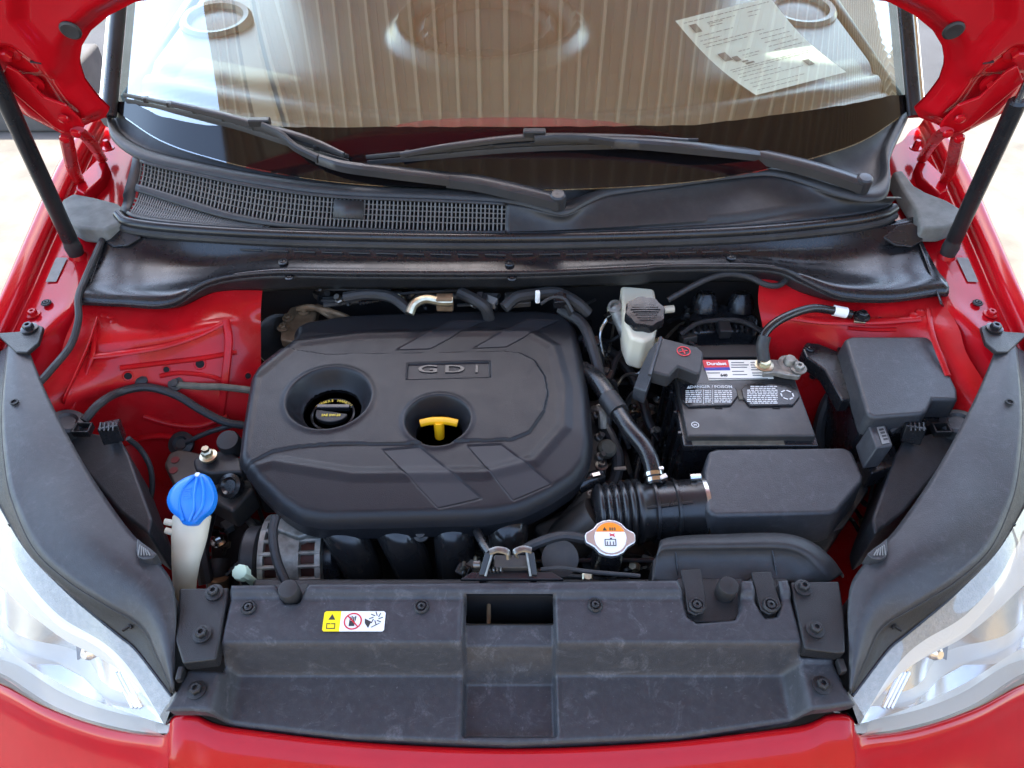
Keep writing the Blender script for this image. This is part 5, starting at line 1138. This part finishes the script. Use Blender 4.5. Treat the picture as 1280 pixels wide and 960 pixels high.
mat('hole_shade_red', (.10, .004, .006), .6)  # body red darkened to paint the shade inside the mount holes
# ================================================================== ENGINE MOUNT
mt = thing('engine_mount', 'black engine mount bracket with bolts beside the engine cover', 'engine mount', P(260, 580, .72))
ob('bracket', prism(pp([(204, 580), (210, 566), (224, 560), (262, 568), (300, 575), (318, 612), (290, 640), (250, 618), (216, 606)], .80), .05), 'grime', mt, bevel=.006)
ob('arm', prism(pp([(240, 574), (252, 566), (285, 560), (300, 572), (304, 590), (262, 592), (244, 588)], .83), .035), 'rubber', mt, bevel=.006)
for a, b in ((219, 575), (217, 588)): ob('lightening_hole', lathe([(.0070, 0), (.0070, .001), (.001, .001)], P(a, b, .8005), Z3, 18), 'hole_shade_red', mt)
ob('rubber_cap', lathe([(.019, -.03), (.019, 0), (.017, .004), (.002, .005)], P(285, 551, .845), (0, -.25, 1), 28), 'rubber', mt)
ob('grommet', lathe([(.022, -.004), (.022, .004), (.013, .007), (.009, .003), (.002, .003)], P(227, 555, .775), (0, -.5, 1), 28), 'rubber', mt)
for a, b, z, m in ((261, 571, .838, 'zinc'), (274, 676, .70, 'steel')):
    ob('stud', join(lathe([(.014, 0), (.014, .004), (.009, .006)], P(a, b, z), Z3, 20), lathe([(.009, .005), (.009, .014), (.006, .016), (.006, .022)], P(a, b, z), Z3, 6)), m, mt)
ob('pulley', lathe([(.02, 0), (.02, .012), (.014, .014), (.010, .010), (.003, .010)], P(292, 608, .81), (-.3, -.6, 1), 28), 'rubber_gloss', mt)
ob('tie_rod', tube([P(268, 612, .80), P(290, 604, .815), P(312, 606, .80)], .006, 8), 'grime', mt)
ob('lower_block', prism(pp([(262, 625), (300, 622), (320, 680), (306, 735), (262, 735)], .66), .2), 'black', mt, bevel=.01)
ob('boot', tube([P(272, 700, .70), P(272, 715, .69), P(274, 740, .66)], [.022, .020, .018], 14, n=8), 'rubber', mt)
ob('sleeve', tube([P(273, 722, .70), P(274, 745, .67)], .016, 14), 'rusty', mt)

# ================================================================== BRAKE RESERVOIR
bk = thing('brake_reservoir', 'white brake fluid reservoir with black lobed cap', 'reservoir', P(800, 400, .85))
ob('tank', prism([P(a, b, .925) for a, b in ((776, 356), (818, 360), (824, 395), (818, 420), (806, 427), (788, 422), (781, 404))], .07), 'offwhite', bk, bevel=.007, seg=4)
ob('cap', lathe([(.034, 0), (.0345, .006), (.0345, .016), (.033, .020), (.003, .021)], P(805, 398, .928), (0, -.12, 1), 64, wob=lambda a: .05 * math.sin(8 * a)), 'plastic_gloss', bk)
for k in range(9): ob('cap_groove', box(P(805, 398, .928) + Vector((0, -.022 + .0055 * k, .0215 - (-.022 + .0055 * k) * .0)), (.052 - abs(k - 4) * .007, .0012, .0012)), 'plastic_gloss', bk)
ob('master_cylinder', tube([P(770, 385, .90), P(778, 405, .885), P(790, 425, .872), P(806, 445, .865), P(812, 452, .86)], [.014, .013, .016, .019, .018], 18, n=20), 'alu', bk)
ob('port_ring', lathe([(.013, -.005), (.013, .005), (.008, .006), (.007, -.002)], P(769, 384, .905), (-.4, -.4, 1), 20), 'alu', bk)
for q in ((800, 430), (806, 440)): ob('band', lathe([(.0195, -.003), (.021, -.002), (.021, .002), (.0195, .003)], P(*q, .868), P(812, 452, .86) - P(790, 425, .872), 24), 'alu', bk)
ob('side_port', cyl(P(822, 388, .91), P(842, 386, .91), .007, 14), 'offwhite', bk)
bo = ob('brake_booster', lathe([(.10, 0), (.115, .03), (.10, .07), (.05, .08)], P(760, 372, .86) + Vector((0, .12, 0)), (0, -1, .1), 40), 'black'); tag(bo, 'round black brake booster behind the brake reservoir', 'brake booster')
eb = thing('connector_block', 'black ribbed wiring connector block behind the battery', 'connector', P(900, 410, .80))
ob('block_base', prism(pp([(848, 405), (950, 400), (958, 440), (850, 445)], .84), .08), 'plastic_gloss', eb, bevel=.006)
ob('block_top', prism(pp([(862, 392), (884, 378), (930, 380), (950, 398), (948, 412), (862, 416)], .87), .04), 'plastic_gloss', eb, bevel=.008)
ob('lever', tube([P(850, 418, .875), P(872, 404, .885), P(900, 400, .888), P(928, 402, .886), P(952, 414, .875)], .005, 8, n=30), 'plastic', eb)
for k in range(12): ob('tooth', box(P(858 + 7.6 * k, 416 - 8 * math.sin(math.pi * (k + .5) / 12), .872), (.004, .012, .010)), 'plastic', eb)
ob('latch', box(P(905, 412, .88), (.022, .03, .02)), 'black', eb, bevel=.003)
for a in (880, 925): ob('boot', lathe([(.026, 0), (.024, .02), (.016, .035)], P(a, 388, .865), (0, .4, 1), 20), 'plastic_gloss', eb)
ob('battery_bracket', prism(pp([(846, 432), (960, 430), (962, 446), (848, 447)], .875), .02), 'black', eb, bevel=.002)

# ================================================================== PIPES AND WIRES
def wire(name, lab, cat, pts, r, m='rubber', n=None, **k):
    return tag(ob(name, tube([P(*q) for q in pts], r, 10, n=n or len(pts) * 8, **k), m), lab, cat)
wire('hood_release_cable', 'thin black cable draped down the apron from the cowl shield end', 'cable', [(128, 300, .995), (108, 345, .985), (98, 372, .98), (98, 400, .968), (88, 432, .955), (64, 462, .955), (44, 484, .955)], .0058)
wire('wiring_harness', 'black wiring loom arching across the red apron beside the washer filler', 'wiring loom', [(105, 526, .90), (124, 505, .905), (150, 490, .885), (184, 484, .875), (220, 494, .862), (250, 512, .84), (280, 527, .82), (305, 532, .81)], .0072)
o = ob('loom_clip', lathe([(.011, 0), (.011, .004), (.006, .007)], P(177, 476, .878), (0, -.5, 1), 20), 'rubber'); tag(o, 'round black clip holding the loom to the apron', 'clip')
wire('ground_strap', 'taped ground strap bolted to the red apron beside the engine cover', 'cable', [(222, 481, .868), (250, 483, .866), (280, 484, .86), (322, 489, .85)], .0062, 'tape')
o = ob('ground_bolt', join(lathe([(.013, 0), (.013, .003)], P(220, 480, .868), (0, -.5, 1), 20), lathe([(.007, .003), (.007, .009)], P(220, 480, .868), (0, -.5, 1), 6)), 'grime'); tag(o, 'steel bolt at the end of the taped ground strap', 'bolt')
wire('heater_pipe', 'brass coloured bent metal pipe behind the engine cover', 'pipe', [(512, 392, .93), (518, 380, .94), (532, 374, .942), (552, 377, .94), (566, 377, .94)], .0085, 'zinc')
o = ob('pipe_union', box(P(556, 378, .935), (.03, .02, .028)), 'rusty', bevel=.003); tag(o, 'rusty union at the end of the bent brass pipe', 'pipe union')
wire('loom_branch', 'thin loom branch running down to the engine mount', 'wiring loom', [(296, 530, .815), (262, 540, .80), (232, 553, .785)], .0045)
wire('headlight_lead', 'thin black lead from headlight back down the apron', 'wire', [(160, 548, .88), (176, 562, .85), (188, 585, .82), (190, 612, .79), (184, 640, .76)], .0045)
wire('side_hose', 'thick black coolant hose curving beside the engine cover', 'hose', [(748, 520, .80), (762, 545, .80), (772, 572, .79), (768, 600, .77), (755, 612, .76)], .011)
wire('coil_lead', 'thin black wire rising behind the breather hose', 'wire', [(764, 470, .82), (770, 450, .83), (784, 432, .84)], .0055)
wire('rear_loom', 'black loom clipped along underside of the cowl shield', 'wiring loom', [(835, 375, .93), (858, 362, .945), (884, 349, .958), (908, 343, .962), (935, 346, .96), (958, 356, .955), (975, 356, .955), (990, 343, .962)], .0055)
o = ob('loom_bracket', join(box(P(686, 563, .80), (.03, .02, .02)), cyl(P(745, 600, .80), P(760, 600, .80), .012)), 'grime'); bpy.data.objects.remove(o)
wire('rear_hose', 'black heater hose behind the engine cover corner', 'hose', [(630, 385, .92), (645, 372, .93), (668, 368, .93), (695, 366, .93), (720, 378, .92), (735, 392, .90)], .011)
o = ob('hose_clip', box(P(672, 371, .942), (.008, .008, .026), .2), 'white', bevel=.002); tag(o, 'white plastic clip on the hose behind the engine cover', 'clip')
ev = thing('exhaust_bracket', 'brown rusty exhaust heat shield and bracket behind engine cover corner', 'bracket', P(370, 410, .80))
ob('shield_plate', prism([P(a, b, .86) for a, b in ((352, 402), (362, 384), (384, 378), (398, 384), (388, 420), (370, 428), (350, 424))], .02), 'rusty', ev, bevel=.004)
for k in range(4): ob('pipe', tube([P(372 + 8 * k, 386 - k, .87), P(392 + 8 * k, 384 + 2 * k, .88), P(410 + 8 * k, 394 + k, .87), P(424 + 6 * k, 404, .85)], .0055, 10, n=18), 'rusty', ev)
ob('ring', lathe([(.05, -.004), (.05, .004), (.044, .004), (.044, -.004)], P(350, 425, .82), (.6, -.6, .5), 36), 'grime', ev)
for a, b in ((360, 398), (354, 410), (380, 390), (390, 408)): bolt(P(a, b, .862), ev, .007, 'rusty')
sm_ = thing('side_fittings', 'metal studs and hose fittings along the engine cover side', 'fittings', P(748, 580, .78))
for a, b, z in ((744, 520, .84), (747, 548, .84), (748, 572, .84)): ob('stud', join(lathe([(.007, 0), (.007, .006), (.0045, .008), (.0045, .016)], P(a, b, z), (.5, -.2, 1), 12)), 'grime', sm_)
ob('elbow', tube([P(742, 512, .84), P(752, 516, .85), P(754, 535, .83)], .008, 10), 'alu', sm_)
ob('hose_stub', tube([P(722, 608, .84), P(738, 600, .845), P(750, 596, .84)], .013, 14), 'rubber_gloss', sm_)
ob('knob', lathe([(.016, 0), (.016, .012), (.012, .016)], P(757, 563, .80), (.2, -.3, 1), 20), 'tape', sm_)
ob('clamp_screw', box(P(745, 594, .86), (.012, .006, .006), .3), 'steel', sm_)
ob('tab', box(P(775, 586, .79), (.02, .006, .004), .1), 'alu', sm_)
tx = thing('gearbox', 'dark gearbox casing deep between engine cover and battery', 'gearbox', P(800, 560, .5))
ob('casing', prism(pp([(752, 440), (845, 430), (870, 560), (865, 700), (750, 700), (745, 560)], .62), .25), 'black', tx, bevel=.02)
ob('casing_step', prism(pp([(785, 520), (840, 515), (850, 560), (790, 566)], .68), .1), 'grime', tx, bevel=.01)
bolt(P(812, 512, .69), tx, .009, 'steel'); bolt(P(822, 500, .70), tx, .006, 'steel')
rd = thing('radiator', 'dark radiator core behind the front cover slot', 'radiator', (0, .52, .45))
ob('core', box((0, .515, .62), (.72, .035, .36)), 'black', rd, bevel=.004)
ob('upper_tank', box((0, .525, .82), (.74, .045, .03)), 'plastic', rd, bevel=.006)

# looms, lines and connectors filling the dark gaps
wire('engine_loom', 'ribbed black loom along the engine cover edge beside the breather hose', 'wiring loom', [(700, 386, .90), (728, 405, .895), (742, 440, .88), (752, 480, .85), (758, 520, .81), (752, 560, .78)], .010)
wire('transmission_loom', 'thick black loom crossing the gearbox below the battery terminal cover', 'wiring loom', [(752, 430, .80), (780, 455, .80), (800, 490, .78), (812, 530, .75), (835, 560, .72), (846, 600, .70)], .009)
wire('brake_line', 'thin steel brake line rising beside the brake reservoir', 'pipe', [(770, 392, .90), (758, 400, .88), (750, 420, .86), (756, 446, .83), (770, 460, .80)], .0032, 'steel')
wire('brake_line', 'thin steel brake line looping under the brake reservoir tank', 'pipe', [(812, 450, .86), (800, 466, .84), (780, 470, .82), (766, 490, .79)], .0032, 'steel')
wire('coolant_hose', 'fat black coolant hose behind the radiator filler neck', 'hose', [(700, 650, .74), (720, 675, .75), (735, 700, .74), (745, 730, .72)], .020)
wire('heater_hose', 'black heater hose dropping behind the brass pipe', 'hose', [(575, 366, .93), (592, 374, .93), (606, 384, .92), (612, 400, .89)], .011)
wire('heater_hose', 'black heater hose lying in the gap below the cowl shield centre', 'hose', [(430, 372, .92), (460, 368, .925), (490, 372, .925), (512, 388, .92)], .010)
wire('sensor_wire', 'thin wire hooked behind the engine cover corner by the white clip', 'wire', [(676, 380, .94), (690, 372, .945), (706, 374, .945), (716, 390, .93)], .003)
wire('fuse_box_loom', 'thick loom leaving the fuse box base beside the battery', 'wiring loom', [(1060, 470, .83), (1036, 500, .80), (1024, 540, .76), (1030, 580, .72), (1046, 620, .70)], .012)
wire('lamp_loom', 'black loom under the bulb housing by the fuse box', 'wiring loom', [(1128, 600, .80), (1110, 630, .76), (1090, 660, .73), (1070, 690, .70)], .008)
wire('lower_hose', 'black hose down beside the washer filler', 'hose', [(262, 640, .74), (256, 664, .74), (252, 690, .73), (258, 730, .70)], .012)
wire('compressor_line', 'bare metal air conditioning line below the engine mount', 'pipe', [(300, 640, .72), (318, 660, .74), (326, 690, .73), (322, 730, .70)], .006, 'alu')
for (a, b_, z, sx_, rz_, lab) in ((738, 430, .87, .030, .3, 'black connector plug beside the engine cover rear corner'), (757, 470, .83, .026, -.4, 'black connector plug behind the breather hose'), (842, 470, .80, .028, .2, 'black connector plug beside the battery side'), (700, 376, .93, .024, .1, 'black connector plug beside the white hose clip'), (826, 545, .74, .034, .5, 'black connector plug on the gearbox'), (600, 376, .92, .026, -.2, 'black connector plug beside the brass pipe'), (246, 604, .76, .024, .6, 'black connector plug behind the blue washer cap')):
    t_ = thing('connector_plug', lab, 'connector', P(a, b_, z - .02), 'loose wiring connector plugs')
    ob('plug_body', box(P(a, b_, z), (sx_, .020, .022), rz_, .3), 'plastic_gloss', t_, bevel=.002)
    ob('plug_latch', box(P(a, b_, z) + Vector((0, 0, .013)), (sx_ * .4, .012, .006), rz_, .3), 'plastic', t_, bevel=.001)
    ob('plug_tail', tube([P(a, b_, z), P(a + 10, b_ + 8, z - .01), P(a + 14, b_ + 24, z - .04)], .005, 8), 'rubber', t_)

for k_, (pts, z, m_, lab) in enumerate((([(744, 420), (762, 424), (768, 450), (756, 470), (742, 455)], .80, 'grime', 'grimy metal bracket beside the brake reservoir'), ([(775, 500), (800, 496), (808, 520), (784, 530)], .72, 'alu', 'dull cast bracket on the gearbox under the breather hose'), ([(322, 440), (345, 436), (350, 470), (326, 480)], .76, 'grime', 'grimy bracket beside the ground strap end'), ([(630, 365), (660, 362), (664, 378), (634, 380)], .915, 'grime', 'grimy bracket under the heater hose clip'), ([(848, 575), (872, 570), (876, 600), (852, 606)], .76, 'rubber', 'black bracket beside the air box corner'))):
    t_ = thing('metal_bracket', lab, 'bracket', P(*pts[0], z - .02), 'small brackets in the gaps')
    ob('plate', prism(pp(pts, z), .012), m_, t_, bevel=.003)
    cx_ = sum(p[0] for p in pts) / len(pts); cy_ = sum(p[1] for p in pts) / len(pts); bolt(P(cx_, cy_, z + .001), t_, .008, 'steel')

rq = random.Random(11)
def bundle(lab, regs, n, cols=('rubber', 'rubber', 'rubber_gloss', 'tape', 'plastic_gloss')):
    (x0, x1), (y0, y1), (z0, z1) = regs
    t_ = thing('wire_bundle', lab, 'wiring loom', P((x0 + x1) / 2, (y0 + y1) / 2, z0 - .03), 'tangled wire bundles in the gaps')
    for k in range(n):
        p = (rq.uniform(x0, x1), rq.uniform(y0, y1), rq.uniform(z0, z1)); pts = [p]
        ax_ = rq.uniform(-1, 1); ay_ = rq.uniform(-1, 1)
        for q in range(4):
            l = pts[-1]; ax_ += rq.uniform(-.6, .6); ay_ += rq.uniform(-.6, .6)
            pts.append((min(x1, max(x0, l[0] + ax_ * (x1 - x0) * .28)), min(y1, max(y0, l[1] + ay_ * (y1 - y0) * .28)), min(z1, max(z0, l[2] + rq.uniform(-.03, .03)))))
        ob('wire', tube([P(*q) for q in pts], rq.choice((.0028, .0035, .0045, .006)), 8, n=34), rq.choice(cols), t_)
        if k % 2 == 0:
            q = pts[2]; ob('plug', box(P(*q), (rq.uniform(.014, .03), rq.uniform(.012, .02), .016), rq.uniform(-1, 1), rq.uniform(-.5, .5)), rq.choice(('plastic_gloss', 'plastic', 'grime', 'carbon')), t_, bevel=.002)
        if k % 3 == 0:
            q = pts[1]; ob('fitting', lathe([(.009, 0), (.009, .006), (.006, .008), (.006, .016)], P(*q), (rq.uniform(-.5, .5), -.4, 1), 6), rq.choice(('dark_steel', 'zinc', 'alu', 'rusty')), t_)
bundle('tangle of wires and plugs behind the engine cover rear edge', ((400, 620), (362, 392), (.86, .915)), 12)
bundle('tangle of wires and plugs between engine cover and brake reservoir', ((715, 775), (372, 460), (.78, .87)), 12)
bundle('tangle of wires over the gearbox beside the breather hose', ((745, 845), (480, 620), (.68, .77)), 14)
bundle('tangle of wires between the washer filler and the alternator', ((255, 335), (625, 725), (.62, .72)), 10)
bundle('tangle of wires behind the battery and brake reservoir', ((820, 960), (372, 440), (.76, .86)), 10)
bundle('tangle of wires between the air box and fuse box', ((1020, 1110), (560, 690), (.66, .76)), 10)
bundle('tangle of wires under the radiator filler and hood latch', ((580, 820), (690, 724), (.74, .83)), 10)
ob('head_casting', prism(pp([(735, 500), (750, 498), (760, 560), (756, 610), (735, 640), (715, 640)], .79), .08), 'grime', eng, bevel=.006)
ob('chain_case', prism(pp([(318, 470), (345, 445), (352, 480), (340, 600), (312, 600), (304, 560)], .80), .1), 'grime', eng, bevel=.008)
for q in ((748, 512), (753, 545), (752, 582), (738, 620), (326, 480), (318, 560)): bolt(P(*q, .792 if q[0] > 600 else .802), eng, .007, 'dark_steel')

# seams and latches on the boxes
ob('lid_flange', prism([P(a, b, .822) for a, b in ((880, 592), (890, 580), (1062, 576), (1084, 602), (1086, 612), (1054, 660), (1044, 664), (890, 668), (880, 660))], .007), 'plastic', ab, bevel=.002)
for a_, b_ in ((912, 667), (965, 666), (1020, 663)):
    ob('spring_latch', join(box(P(a_, b_, .818), (.016, .004, .030)), box(P(a_, b_ - 3, .832), (.012, .010, .003))), 'dark_steel', ab, bevel=.001)
for a_, b_ in ((1060, 436), (1172, 452), (1126, 529)): ob('snap_tab', box(P(a_, b_, .888), (.014, .012, .016), .2), 'plastic', fb, bevel=.002)
